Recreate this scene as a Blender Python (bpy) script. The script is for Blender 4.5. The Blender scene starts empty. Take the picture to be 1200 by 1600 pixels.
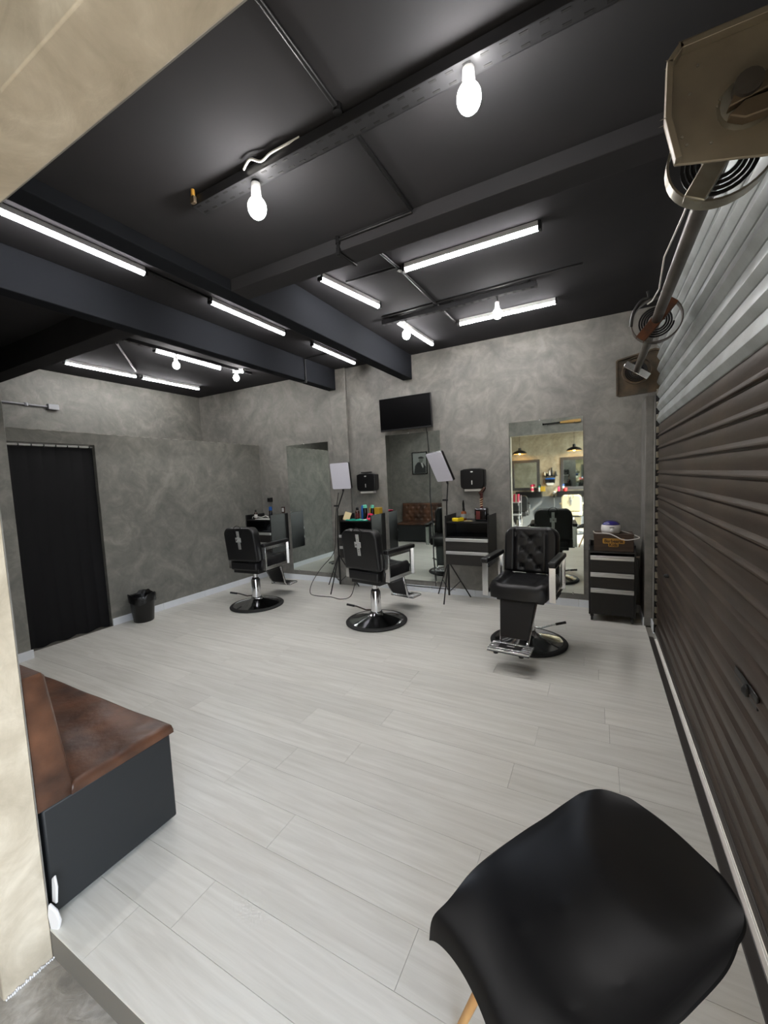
import bpy, bmesh, math, random
from mathutils import Matrix, Vector
random.seed(7)
S = bpy.context.scene
COL = S.collection
PI = math.pi
R = math.radians

# ------------------------------------------------------------------ camera
cam_d = bpy.data.cameras.new('camera')
cam_d.sensor_fit = 'VERTICAL'
cam_d.sensor_height = 36.0
cam_d.lens = 629.65 / 1600 * 36.0
cam_d.clip_start = 0.02
cam = bpy.data.objects.new('camera', cam_d)
COL.objects.link(cam)
AX = ((0.8829889, -0.0017396, -0.4693907), (0.4672681, -0.0918048, 0.8793363), (-0.0446220, -0.9957755, -0.0802498))
cam.matrix_world = Matrix((
    (AX[0][0], -AX[0][1], -AX[0][2], 0.0),
    (AX[1][0], -AX[1][1], -AX[1][2], 0.0),
    (AX[2][0], -AX[2][1], -AX[2][2], 1.56),
    (0, 0, 0, 1)))
S.camera = cam

# ------------------------------------------------------------------ world, sun, exposure
w = bpy.data.worlds.new('world')
S.world = w
w.use_nodes = True
bg = w.node_tree.nodes['Background']
sky = w.node_tree.nodes.new('ShaderNodeTexSky')
sky.sky_type = 'HOSEK_WILKIE'
sky.turbidity = 4.0
sky.ground_albedo = 0.4
sky.sun_direction = Vector((0.74, 0.34, 0.62)).normalized()
hsv = w.node_tree.nodes.new('ShaderNodeHueSaturation')
hsv.inputs['Saturation'].default_value = 0.4
w.node_tree.links.new(sky.outputs[0], hsv.inputs['Color'])
w.node_tree.links.new(hsv.outputs[0], bg.inputs[0])
bg.inputs[1].default_value = 13.0
sun_d = bpy.data.lights.new('sun', 'SUN')
sun_d.energy = 6.0
sun_d.angle = R(1.0)
sun_d.color = (1.0, 0.93, 0.82)
sun = bpy.data.objects.new('sun', sun_d)
COL.objects.link(sun)
sun.rotation_euler = Vector((0.74, 0.34, 0.62)).to_track_quat('Z', 'Y').to_euler()
TUBE_STRENGTH = 24.0
BULB_STRENGTH = 60.0
S.view_settings.view_transform = 'Standard'
S.view_settings.look = 'None'
S.view_settings.exposure = 1.5
S.view_settings.gamma = 1.0
S.view_settings.use_curve_mapping = False
try:
    S.cycles.use_denoising = True
    S.cycles.max_bounces = 10
    S.cycles.diffuse_bounces = 5
    S.cycles.glossy_bounces = 6
    S.cycles.sample_clamp_indirect = 8.0
    S.cycles.caustics_reflective = False
    S.cycles.caustics_refractive = False
except Exception:
    pass

# ------------------------------------------------------------------ materials
def s2l(c):
    return tuple((v / 12.92 if v <= 0.04045 else ((v + 0.055) / 1.055) ** 2.4) for v in c)

def rgb(r, g, b):
    return s2l((r / 255.0, g / 255.0, b / 255.0)) + (1.0,)

MATS = {}
def mat(name, col, rough=0.5, metal=0.0, emit=None, strength=0.0, spec=None, coat=0.0,
        noise=None, bump=0.0, bscale=40.0):
    """noise = (scale, detail, second colour, stretch xyz)"""
    m = bpy.data.materials.new(name)
    m.use_nodes = True
    nt = m.node_tree
    b = nt.nodes['Principled BSDF']
    b.inputs['Base Color'].default_value = col
    b.inputs['Roughness'].default_value = rough
    b.inputs['Metallic'].default_value = metal
    if spec is not None:
        b.inputs['Specular IOR Level'].default_value = spec
    if coat:
        b.inputs['Coat Weight'].default_value = coat
        b.inputs['Coat Roughness'].default_value = 0.1
    if emit:
        b.inputs['Emission Color'].default_value = emit
        b.inputs['Emission Strength'].default_value = strength
    if noise or bump:
        tc = nt.nodes.new('ShaderNodeTexCoord')
        mp = nt.nodes.new('ShaderNodeMapping')
        nt.links.new(tc.outputs['Object'], mp.inputs['Vector'])
    if noise:
        sc, det, c2, st = noise
        mp.inputs['Scale'].default_value = st
        n = nt.nodes.new('ShaderNodeTexNoise')
        n.inputs['Scale'].default_value = sc
        n.inputs['Detail'].default_value = det
        nt.links.new(mp.outputs[0], n.inputs['Vector'])
        mx = nt.nodes.new('ShaderNodeMix')
        mx.data_type = 'RGBA'
        rp = nt.nodes.new('ShaderNodeValToRGB')
        rp.color_ramp.elements[0].position = 0.35
        rp.color_ramp.elements[1].position = 0.65
        nt.links.new(n.outputs['Fac'], rp.inputs[0])
        nt.links.new(rp.outputs[0], mx.inputs['Factor'])
        mx.inputs['A'].default_value = col
        mx.inputs['B'].default_value = c2
        nt.links.new(mx.outputs['Result'], b.inputs['Base Color'])
    if bump:
        n2 = nt.nodes.new('ShaderNodeTexNoise')
        n2.inputs['Scale'].default_value = bscale
        n2.inputs['Detail'].default_value = 6
        nt.links.new(mp.outputs[0], n2.inputs['Vector'])
        bp = nt.nodes.new('ShaderNodeBump')
        bp.inputs['Strength'].default_value = bump
        bp.inputs['Distance'].default_value = 0.01
        nt.links.new(n2.outputs['Fac'], bp.inputs['Height'])
        nt.links.new(bp.outputs[0], b.inputs['Normal'])
    MATS[name] = m
    return m

def cement(name, dark, mid, light, scale=1.0, rough=0.55, bump=0.15):
    """trowelled cement: two layers of distorted noise plus fine trowel marks"""
    m = bpy.data.materials.new(name)
    m.use_nodes = True
    nt = m.node_tree
    b = nt.nodes['Principled BSDF']
    b.inputs['Roughness'].default_value = rough
    tc = nt.nodes.new('ShaderNodeTexCoord')
    n1 = nt.nodes.new('ShaderNodeTexNoise')
    n1.inputs['Scale'].default_value = 2.0 * scale
    n1.inputs['Detail'].default_value = 8
    n1.inputs['Roughness'].default_value = 0.62
    n1.inputs['Distortion'].default_value = 1.6
    n2 = nt.nodes.new('ShaderNodeTexNoise')
    n2.inputs['Scale'].default_value = 7.0 * scale
    n2.inputs['Detail'].default_value = 6
    n2.inputs['Roughness'].default_value = 0.6
    n2.inputs['Distortion'].default_value = 1.4
    nt.links.new(tc.outputs['Object'], n1.inputs['Vector'])
    nt.links.new(tc.outputs['Object'], n2.inputs['Vector'])
    add = nt.nodes.new('ShaderNodeMath')
    add.operation = 'MULTIPLY_ADD'
    nt.links.new(n2.outputs['Fac'], add.inputs[0])
    add.inputs[1].default_value = 0.55
    nt.links.new(n1.outputs['Fac'], add.inputs[2])
    rp = nt.nodes.new('ShaderNodeValToRGB')
    e = rp.color_ramp.elements
    e[0].position = 0.55; e[0].color = dark
    e[1].position = 1.02; e[1].color = light
    k = rp.color_ramp.elements.new(0.78); k.color = mid
    nt.links.new(add.outputs[0], rp.inputs[0])
    nt.links.new(rp.outputs[0], b.inputs['Base Color'])
    if bump:
        bp = nt.nodes.new('ShaderNodeBump')
        bp.inputs['Strength'].default_value = bump
        bp.inputs['Distance'].default_value = 0.02
        nt.links.new(n2.outputs['Fac'], bp.inputs['Height'])
        nt.links.new(bp.outputs[0], b.inputs['Normal'])
    MATS[name] = m
    return m

def plank_mat(name):
    m = bpy.data.materials.new(name)
    m.use_nodes = True
    nt = m.node_tree
    b = nt.nodes['Principled BSDF']
    b.inputs['Roughness'].default_value = 0.42
    b.inputs['Specular IOR Level'].default_value = 0.4
    tc = nt.nodes.new('ShaderNodeTexCoord')
    oi = nt.nodes.new('ShaderNodeObjectInfo')
    mul = nt.nodes.new('ShaderNodeMath'); mul.operation = 'MULTIPLY'; mul.inputs[1].default_value = 37.0
    nt.links.new(oi.outputs['Random'], mul.inputs[0])
    cmb = nt.nodes.new('ShaderNodeCombineXYZ')
    nt.links.new(mul.outputs[0], cmb.inputs[0]); nt.links.new(mul.outputs[0], cmb.inputs[1])
    va = nt.nodes.new('ShaderNodeVectorMath'); va.operation = 'ADD'
    nt.links.new(tc.outputs['Object'], va.inputs[0]); nt.links.new(cmb.outputs[0], va.inputs[1])
    mp = nt.nodes.new('ShaderNodeMapping')
    mp.inputs['Scale'].default_value = (1.1, 17.0, 1.0)
    nt.links.new(va.outputs[0], mp.inputs['Vector'])
    n = nt.nodes.new('ShaderNodeTexNoise')
    n.inputs['Scale'].default_value = 1.7; n.inputs['Detail'].default_value = 7
    n.inputs['Roughness'].default_value = 0.6; n.inputs['Distortion'].default_value = 0.6
    nt.links.new(mp.outputs[0], n.inputs['Vector'])
    rp = nt.nodes.new('ShaderNodeValToRGB')
    e = rp.color_ramp.elements
    e[0].position = 0.25; e[0].color = rgb(214, 212, 203)
    e[1].position = 0.72; e[1].color = rgb(238, 237, 230)
    nt.links.new(n.outputs['Fac'], rp.inputs[0])
    hs = nt.nodes.new('ShaderNodeHueSaturation')
    mr = nt.nodes.new('ShaderNodeMapRange')
    mr.inputs['To Min'].default_value = 0.94; mr.inputs['To Max'].default_value = 1.03
    nt.links.new(oi.outputs['Random'], mr.inputs['Value'])
    nt.links.new(mr.outputs[0], hs.inputs['Value'])
    nt.links.new(rp.outputs[0], hs.inputs['Color'])
    nt.links.new(hs.outputs[0], b.inputs['Base Color'])
    bp = nt.nodes.new('ShaderNodeBump')
    bp.inputs['Strength'].default_value = 0.06
    bp.inputs['Distance'].default_value = 0.004
    nt.links.new(n.outputs['Fac'], bp.inputs['Height'])
    nt.links.new(bp.outputs[0], b.inputs['Normal'])
    MATS[name] = m
    return m

cement('cement', rgb(106, 105, 101), rgb(124, 122, 117), rgb(143, 140, 134))
cement('cement_side', rgb(104, 104, 99), rgb(121, 120, 114), rgb(141, 139, 132), 1.1)
cement('cement_pale', rgb(166, 156, 138), rgb(188, 178, 160), rgb(212, 203, 186), 0.9, 0.6)
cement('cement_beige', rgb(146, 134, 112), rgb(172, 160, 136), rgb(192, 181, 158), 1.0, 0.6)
cement('concrete_floor', rgb(140, 136, 128), rgb(166, 161, 152), rgb(200, 197, 190), 2.2, 0.5, 0.25)
plank_mat('laminate')
mat('ceiling_black', rgb(55, 55, 57), 0.9, spec=0.1, noise=(2.5, 4, rgb(59, 58, 60), (1, 1, 1)), bump=0.05, bscale=25)
mat('beam_black', rgb(36, 38, 42), 0.8, spec=0.06)
mat('seam_dark', rgb(120, 116, 108), 0.8)
mat('white_tile', rgb(234, 238, 243), 0.3, noise=(3, 3, rgb(224, 228, 233), (1, 1, 1)))
mat('black_vinyl', rgb(15, 15, 17), 0.40, noise=(6, 5, rgb(19, 19, 21), (1, 1, 1)), bump=0.08, bscale=160)
mat('black_vinyl_soft', rgb(24, 24, 26), 0.45, bump=0.12, bscale=18)
mat('grey_vinyl', rgb(46, 50, 54), 0.5, bump=0.06, bscale=30)
mat('bench_black', rgb(32, 35, 38), 0.55, bump=0.10, bscale=14)
mat('brown_leather', rgb(60, 41, 33), 0.34, noise=(5.0, 8, rgb(112, 76, 56), (1, 1, 1)), bump=0.5, bscale=11)
mat('chrome', rgb(225, 226, 228), 0.12, 1.0)
mat('chrome_soft', rgb(222, 222, 222), 0.2, 1.0)
mat('base_chrome', rgb(178, 179, 182), 0.10, 1.0)
mat('dark_chrome', rgb(96, 97, 100), 0.12, 1.0)
mat('alu', rgb(205, 206, 205), 0.35, 0.7)
mat('black_rubber', rgb(28, 28, 28), 0.6)
mat('black_plastic', rgb(10, 10, 11), 0.35)
mat('shell_plastic', rgb(17, 17, 19), 0.5, spec=0.35)
mat('black_wood', rgb(15, 15, 16), 0.33, noise=(8, 4, rgb(19, 19, 20), (1, 1, 6)))
mat('black_wood_front', rgb(32, 30, 29), 0.45, noise=(6, 4, rgb(37, 35, 33), (1, 1, 8)))
mat('mirror', rgb(228, 236, 231), 0.02, 1.0)
mat('screen', rgb(3, 3, 4), 0.3, spec=0.12)
mat('tv_bezel', rgb(22, 22, 24), 0.35)
mat('curtain_black', rgb(9, 9, 12), 0.7, spec=0.25, noise=(3, 3, rgb(12, 12, 15), (1, 1, 1)))
mat('curtain_seam', rgb(8, 8, 10), 0.8)
mat('tube_light', rgb(255, 255, 255), 0.4, emit=(1.0, 0.97, 0.97, 1), strength=TUBE_STRENGTH)
mat('bulb_light', rgb(255, 255, 255), 0.4, emit=(1.0, 0.97, 0.93, 1), strength=BULB_STRENGTH)
mat('warm_bulb', rgb(255, 230, 190), 0.4, emit=(1.0, 0.55, 0.18, 1), strength=30.0)
mat('white_plastic', rgb(222, 222, 222), 0.4)
mat('panel_diffuser', rgb(214, 213, 224), 0.45)
mat('paper', rgb(225, 223, 218), 0.8)
mat('dark_metal', rgb(40, 40, 41), 0.4, 0.5)
mat('track_metal', rgb(50, 50, 52), 0.35, 0.3)
mat('slot_black', rgb(8, 8, 8), 0.8)
mat('plate_metal', rgb(112, 102, 88), 0.42, 0.25, noise=(4, 8, rgb(140, 130, 112), (1, 1, 1)), bump=0.15, bscale=20)
mat('plate_old', rgb(72, 66, 58), 0.5, 0.5, noise=(7, 8, rgb(108, 92, 72), (1, 1, 1)), bump=0.1)
mat('steel', rgb(170, 166, 154), 0.35, 0.8, noise=(9, 6, rgb(140, 134, 120), (1, 1, 1)))
mat('shaft_steel', rgb(104, 98, 92), 0.4, 0.6, noise=(5, 5, rgb(80, 74, 68), (1, 1, 1)))
mat('rust', rgb(104, 60, 34), 0.8, noise=(14, 6, rgb(70, 46, 32), (1, 1, 1)))
mat('slat_brown', rgb(56, 47, 41), 0.40, 0.2, noise=(3.0, 8, rgb(76, 64, 55), (8, 0.7, 3)), bump=0.1, bscale=12)
mat('slat_zinc', rgb(176, 182, 182), 0.42, 0.35, noise=(5, 6, rgb(154, 158, 156), (1, 1, 1)), bump=0.05)
mat('wood_leg', rgb(214, 170, 112), 0.5, noise=(6, 5, rgb(196, 148, 92), (6, 6, 0.8)))
mat('bag_black', rgb(15, 15, 16), 0.3, bump=0.6, bscale=22)
mat('box_wood', rgb(58, 44, 34), 0.55, noise=(5, 7, rgb(74, 58, 46), (1, 1, 7)))
mat('gold', rgb(196, 148, 62), 0.5, noise=(20, 4, rgb(170, 124, 48), (1, 1, 1)))
mat('ink', rgb(48, 34, 22), 0.6)
mat('purple', rgb(44, 36, 112), 0.18, coat=0.5)
mat('heater_white', rgb(226, 224, 222), 0.3)
mat('yellow', rgb(238, 208, 36), 0.4)
mat('mustard', rgb(196, 158, 44), 0.6)
mat('teal', rgb(34, 170, 146), 0.8)
mat('pink', rgb(232, 44, 92), 0.45)
mat('blue', rgb(30, 92, 176), 0.35)
mat('mint', rgb(120, 214, 186), 0.4)
mat('bottle_brown', rgb(58, 34, 26), 0.2)
mat('bottle_black', rgb(14, 14, 16), 0.25)
mat('bottle_orange', rgb(128, 66, 26), 0.3)
mat('cream', rgb(214, 203, 170), 0.5)
mat('card', rgb(206, 190, 148), 0.8)
mat('red', rgb(190, 36, 36), 0.5)
mat('maroon', rgb(92, 28, 26), 0.5)
mat('photo_grey', rgb(150, 154, 152), 0.5)
mat('photo_dark', rgb(38, 40, 40), 0.6)
mat('photo_skin', rgb(112, 114, 112), 0.6)
mat('photo_white', rgb(205, 206, 204), 0.6)
mat('bat_wood', rgb(214, 172, 104), 0.4, noise=(8, 4, rgb(196, 150, 84), (1, 8, 8)))
mat('mirror_frame', rgb(70, 68, 68), 0.5)
mat('conduit_grey', rgb(150, 152, 156), 0.4)
mat('cord_black', rgb(18, 18, 18), 0.5)
mat('cord_white', rgb(224, 222, 216), 0.5)
mat('threshold_dark', rgb(62, 58, 55), 0.5)
mat('daylight_leak_white', rgb(236, 230, 222), 0.4)  # brightness of daylight under the shutter, put into the colour
mat('pavement', rgb(168, 164, 156), 0.8, noise=(2, 5, rgb(150, 146, 138), (1, 1, 1)))
mat('lit_chipped_edge', rgb(168, 166, 158), 0.7, noise=(14, 6, rgb(112, 110, 104), (1, 1, 1)))
mat('dado_grey', rgb(100, 103, 106), 0.5)
mat('debris_white', rgb(226, 226, 228), 0.6)

# ------------------------------------------------------------------ mesh helpers
class MB:
    def __init__(self):
        self.v = []; self.f = []; self.mi = []; self.cur = 0
    def add(self, vs, fs, M=None):
        o = len(self.v)
        self.v += [tuple(M @ Vector(p)) if M else tuple(p) for p in vs]
        self.f += [tuple(i + o for i in q) for q in fs]
        self.mi += [self.cur] * len(fs)
        return self
    def box(self, x0, x1, y0, y1, z0, z1, M=None):
        vs = [(x, y, z) for z in (z0, z1) for y in (y0, y1) for x in (x0, x1)]
        fs = [(0, 2, 3, 1), (4, 5, 7, 6), (0, 1, 5, 4), (2, 6, 7, 3), (0, 4, 6, 2), (1, 3, 7, 5)]
        return self.add(vs, fs, M)
    def prism(self, pts, axis, a, b, M=None):
        """polygon pts extruded along axis 'x','y' or 'z' between a and b"""
        n = len(pts)
        def P(p, t):
            return {'x': (t, p[0], p[1]), 'y': (p[0], t, p[1]), 'z': (p[0], p[1], t)}[axis]
        vs = [P(p, a) for p in pts] + [P(p, b) for p in pts]
        fs = [tuple(range(n))[::-1], tuple(range(n, 2 * n))]
        fs += [(i, (i + 1) % n, n + (i + 1) % n, n + i) for i in range(n)]
        return self.add(vs, fs, M)
    def lathe(self, prof, n=32, M=None, cap=True):
        vs = []; fs = []
        for r, z in prof:
            for k in range(n):
                a = 2 * PI * k / n
                vs.append((r * math.cos(a), r * math.sin(a), z))
        for i in range(len(prof) - 1):
            for k in range(n):
                k2 = (k + 1) % n
                fs.append((i * n + k, i * n + k2, (i + 1) * n + k2, (i + 1) * n + k))
        if cap:
            fs.append(tuple(range(n))[::-1])
            fs.append(tuple((len(prof) - 1) * n + k for k in range(n)))
        return self.add(vs, fs, M)
    def tube(self, pts, r, n=8, closed=False):
        pts = [Vector(p) for p in pts]
        rr = r if isinstance(r, (list, tuple)) else [r] * len(pts)
        N = len(pts); vs = []; fs = []
        up = Vector((0.13, 0.21, 0.97)).normalized()
        prev = None
        for i, p in enumerate(pts):
            if closed:
                t = pts[(i + 1) % N] - pts[i - 1]
            else:
                t = pts[min(i + 1, N - 1)] - pts[max(i - 1, 0)]
            t.normalize()
            if prev is None:
                a = t.cross(up)
                if a.length < 0.05:
                    a = t.cross(Vector((1, 0, 0)))
            else:
                a = prev - t * prev.dot(t)
            a.normalize(); prev = a
            b = t.cross(a)
            for k in range(n):
                q = 2 * PI * k / n
                vs.append(p + (a * math.cos(q) + b * math.sin(q)) * rr[i])
        for i in range(N if closed else N - 1):
            j = (i + 1) % N
            for k in range(n):
                k2 = (k + 1) % n
                fs.append((i * n + k, i * n + k2, j * n + k2, j * n + k))
        if not closed:
            fs.append(tuple(range(n))[::-1]); fs.append(tuple((N - 1) * n + k for k in range(n)))
        return self.add(vs, fs)
    def torus(self, c, R0, r, axis='z', n=32, m=8, flat=1.0):
        pts = []
        vs = []; fs = []
        for i in range(n):
            a = 2 * PI * i / n
            for k in range(m):
                b = 2 * PI * k / m
                rad = R0 + r * math.cos(b); h = r * math.sin(b) * flat
                p = (rad * math.cos(a), rad * math.sin(a), h)
                if axis == 'y': p = (p[0], p[2], p[1])
                if axis == 'x': p = (p[2], p[0], p[1])
                vs.append((p[0] + c[0], p[1] + c[1], p[2] + c[2]))
        for i in range(n):
            for k in range(m):
                fs.append((i * m + k, ((i + 1) % n) * m + k, ((i + 1) % n) * m + (k + 1) % m, i * m + (k + 1) % m))
        return self.add(vs, fs)
    def grid_closed(self, front, back, nu, nv):
        """two (nu+1)x(nv+1) point grids joined along their border"""
        o = len(self.v)
        W = nu + 1
        vs = front + back; K = len(front); fs = []
        for j in range(nv):
            for i in range(nu):
                a = j * W + i
                fs.append((a, a + 1, a + W + 1, a + W))
                fs.append((K + a, K + a + W, K + a + W + 1, K + a + 1))
        for i in range(nu):
            fs.append((i, K + i, K + i + 1, i + 1))
            t = nv * W + i
            fs.append((t, t + 1, K + t + 1, K + t))
        for j in range(nv):
            a = j * W; b = a + W
            fs.append((a, b, K + b, K + a))
            a += nu; b += nu
            fs.append((a, K + a, K + b, b))
        return self.add(vs, fs)
    def build(self, name, material, parent=None, bevel=0.0, smooth=True, seg=2, loc=None, rot=None, angle=40):
        me = bpy.data.meshes.new(name)
        me.from_pydata([tuple(p) for p in self.v], [], self.f)
        bm = bmesh.new(); bm.from_mesh(me)
        bmesh.ops.remove_doubles(bm, verts=bm.verts, dist=1e-6)
        bmesh.ops.recalc_face_normals(bm, faces=bm.faces)
        bm.to_mesh(me); bm.free()
        mats = material if isinstance(material, (list, tuple)) else [material]
        for m_ in mats:
            me.materials.append(MATS[m_])
        if len(mats) > 1 and len(me.polygons) == len(self.mi):
            for p, k in zip(me.polygons, self.mi):
                p.material_index = k
        if smooth:
            for p in me.polygons:
                p.use_smooth = True
            me.set_sharp_from_angle(angle=R(angle))
        o = bpy.data.objects.new(name, me)
        COL.objects.link(o)
        if parent is not None:
            o.parent = parent
        if loc is not None: o.location = loc
        if rot is not None: o.rotation_euler = rot
        if bevel:
            md = o.modifiers.new('bevel', 'BEVEL')
            md.width = bevel; md.segments = seg; md.limit_method = 'ANGLE'; md.angle_limit = R(35)
        return o

def box_part(name, b, material, parent=None, bevel=0.003, **kw):
    return MB().box(*b).build(name, material, parent, bevel, **kw)

def tag(o, label=None, cat=None, group=None, kind=None):
    if label: o['label'] = label
    if cat: o['category'] = cat
    if group: o['group'] = group
    if kind: o['kind'] = kind
    return o

def thing(name, label, cat, loc=(0, 0, 0), rz=0.0, group=None):
    o = bpy.data.objects.new(name, None)
    o.empty_display_size = 0.1
    COL.objects.link(o)
    o.location = loc
    o.rotation_euler = (0, 0, rz)
    return tag(o, label, cat, group)

def copy_tree(o, parent=None):
    kids = [c for c in bpy.data.objects if c.parent == o]
    c = o.copy()
    COL.objects.link(c)
    c.parent = parent
    for k in kids:
        copy_tree(k, c)
    return c

def place(o, loc, rz=0.0, label=None, group=None):
    o.location = loc; o.rotation_euler = (0, 0, rz)
    if label: o['label'] = label
    if group: o['group'] = group
    return o

def smooth_path(pts, k=4):
    P = [Vector(p) for p in pts]; out = []
    for i in range(len(P) - 1):
        p0, p1, p2, p3 = P[max(i - 1, 0)], P[i], P[i + 1], P[min(i + 2, len(P) - 1)]
        for s in range(k):
            t = s / k
            out.append(0.5 * ((2 * p1) + (p2 - p0) * t + (2 * p0 - 5 * p1 + 4 * p2 - p3) * t * t + (3 * p1 - p0 - 3 * p2 + p3) * t ** 3))
    out.append(P[-1])
    return out

def struct(o, label=None):
    o['kind'] = 'structure'
    if label: o['label'] = label
    return o

# ================================================================== THE SETTING
ZC = 3.18            # ceiling
YB = 5.035           # mirror wall
XL = -5.0            # curtain wall
XF = -6.38           # far left wall above the partition
XR = 0.465           # right wall
YF0, YF1 = 0.437, 0.577   # entrance wall
XP = -1.745          # left jamb of the entrance
ZO = 2.388           # underside of the lintel
ZL = -0.112          # lower floor of the entrance hall
ZN = 2.94            # lower ceiling near the entrance
YO = -3.2            # opposite wall of the hall

floor = MB().box(-6.4, 0.5, YF1, YB + 0.1, -0.13, -0.009).build('floor', 'seam_dark')
struct(floor, 'pale grey wood-look laminate plank floor')
PW, PL = 0.193, 1.32
plank_meshes = {}
row = 0
y = YF1
while y < YB - 0.01:
    wdt = min(PW, YB - y)
    x = XL - random.uniform(0.15, 1.2)
    while x < 0.41:
        x0 = max(x, XL); x1 = min(x + PL, 0.41)
        if x1 - x0 > 0.03:
            key = (round(x1 - x0, 3), round(wdt, 3))
            if key not in plank_meshes:
                L = key[0]; g = 0.0007
                p = MB().box(g, L - g, g, wdt - g, -0.009, 0.0).build('plank', 'laminate', floor, smooth=False)
                plank_meshes[key] = p.data
            else:
                p = bpy.data.objects.new('plank', plank_meshes[key])
                COL.objects.link(p); p.parent = floor
            p.location = (x0, y, 0)
        x += PL
    y += PW
    row += 1

ceiling = MB().box(-6.5, 0.75, YF1, YB + 0.1, ZC, ZC + 0.12).build('ceiling', 'ceiling_black')
struct(ceiling, 'matt black painted ceiling')

def structure_box(name, b, m, label=None, bevel=0.0):
    return struct(box_part(name, b, m, None, bevel), label)

structure_box('wall_back', (-6.5, 0.75, YB, YB + 0.12, -0.12, ZC), 'cement', 'grey burnt-cement wall with the three tall mirrors')
structure_box('trim_1', (-3.475, -3.205, YB - 0.045, YB, 0, ZC), 'cement', 'shallow cement pilaster under the left ceiling beam', 0.006)
# curtain wall with its door opening, lower than the ceiling
wl = MB()
wl.box(XL - 0.10, XL, 2.53, YB, 0, 2.215)
wl.box(XL - 0.10, XL, 1.70, 2.53, 2.09, 2.215)
wl.box(XL - 0.10, XL, 1.62, 1.76, 0, 2.215)
struct(wl.build('wall_left', 'cement_side'), 'low cement partition wall with the curtained doorway')
structure_box('trim_2', (XL - 0.1, -4.80, YF1, 1.695, 0, ZC), 'cement_side', 'cement pier beside the black curtain', 0.004)
structure_box('trim_11', (XL - 0.101, XL + 0.002, 1.70, YB, 2.214, 2.221), 'lit_chipped_edge', 'pale bead for the lit, chipped top edge of the partition', 0.001)  # pale colour stands for light on the top edge and for plaster chips
structure_box('wall_far_left', (XF - 0.12, XF, YF1, YB, -0.12, ZC), 'cement_side', 'cement wall seen above the partition')
# entrance wall and lintel
wf = MB()
wf.box(-6.5, XP, YF0, YF1, ZL, ZC + 0.02)
wf.box(XP, 0.42, YF0, YF1, ZO, ZC + 0.02)
wf.box(0.42, 0.75, YF0, YF1, ZL, ZC + 0.02)
struct(wf.build('wall_front', 'cement_pale', bevel=0.004), 'pale cement entrance wall with wide opening')
wi = MB()
wi.box(-6.38, XP - 0.004, YF1, YF1 + 0.004, 0, ZC)
wi.box(XP - 0.004, 0.53, YF1, YF1 + 0.004, ZO + 0.004, ZC)
struct(wi.build('wall_front_inner', 'cement'), 'grey burnt-cement inner face of the entrance wall')
# right wall: pier by the mirror wall, strip above the shutter, stub at the front
structure_box('wall_right', (XR, 0.75, 4.437, YB, 0, 2.235), 'cement', 'cement pier at the far end of the roller shutter', 0.004)
structure_box('wall_right_upper', (0.53, 0.75, YF1, YB, 2.90, ZC), 'cement', 'cement strip above the roller shutter', 0.0)
structure_box('wall_right_corner', (0.53, 0.75, 4.36, YB, 2.235, 2.90), 'cement', 'cement corner behind the shutter gear', 0.0)
structure_box('wall_right_front', (0.53, 0.75, YF1, 1.30, -0.12, 2.90), 'cement', 'cement stub between the entrance and the shutter', 0.0)
structure_box('trim_3', (0.40, XR, 4.62, YB - 0.001, 0.0, 2.235), 'cement', 'shallow cement pilaster in the right corner', 0.004)
# ceiling beams
structure_box('trim_4', (-2.175, 0.53, 2.035, 2.19, 2.865, ZC), 'ceiling_black', 'shallow black beam across the ceiling', 0.004)
structure_box('ceiling', (-2.175, 0.53, YF1 + 0.004, 2.035, ZN, ZC), 'ceiling_black', 'lower black ceiling panel near the entrance', 0.0)
structure_box('trim_6', (-2.31, -2.175, YF1 + 0.004, YB, 2.868, ZC), 'beam_black', 'deep black ceiling beam ending above the television', 0.006)
structure_box('trim_7', (-3.50, -3.37, YF1, YB, 2.89, ZC), 'beam_black', 'deep black ceiling beam left of the tube row', 0.006)
structure_box('trim_8', (XF, -3.50, 2.08, 2.26, 2.93, ZC), 'ceiling_black', 'black cross beam over the curtain', 0.004)
# baseboards of glazed tile
def baseboard(name, p0, p1, nrm, n, h=0.085, t=0.012):
    p0 = Vector(p0); p1 = Vector(p1); nrm = Vector(nrm)
    root = bpy.data.objects.new(name, None); COL.objects.link(root)
    root.location = p0
    struct(root)
    d = (p1 - p0); L = d.length / n; d.normalize()
    me = None
    for k in range(n):
        a = d * (k * L + 0.001)
        if me is None:
            q = [Vector((0, 0, 0)), d * (L - 0.002), d * (L - 0.002) + nrm * t, nrm * t]
            o = MB().prism([(v.x, v.y) for v in q], 'z', 0, h).build('baseboard_tile', 'white_tile', root, 0.002)
            me = o
        else:
            o = me.copy(); COL.objects.link(o); o.parent = root
        o.location = a
    return root
baseboard('baseboard_back', (-5.0, YB, 0), (-3.48, YB, 0), (0, -1, 0), 3)
baseboard('baseboard_back', (-3.20, YB, 0), (0.40, YB, 0), (0, -1, 0), 6)
baseboard('baseboard_left', (XL, 2.535, 0), (XL, 5.02, 0), (1, 0, 0), 4)
baseboard('baseboard_left', (-4.80, YF1 + 0.01, 0), (-4.80, 1.71, 0), (1, 0, 0), 2)
baseboard('baseboard_right', (0.40, 4.62, 0), (0.40, 5.02, 0), (-1, 0, 0), 1)
baseboard('baseboard_right', (XR, 4.43, 0), (XR, 4.615, 0), (-1, 0, 0), 1)
# floor rail, and a white strip painted for daylight leaking under the shutter
structure_box('trim_9', (0.41, 0.447, 0.9, 4.32, -0.01, 0.006), 'threshold_dark', 'dark metal rail on the floor along the shutter', 0.002)
structure_box('trim_10', (0.449, 0.464, 0.9, 4.28, -0.01, 0.004), 'daylight_leak_white', 'white strip standing in for daylight leaking under the shutter', 0.001)

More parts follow.
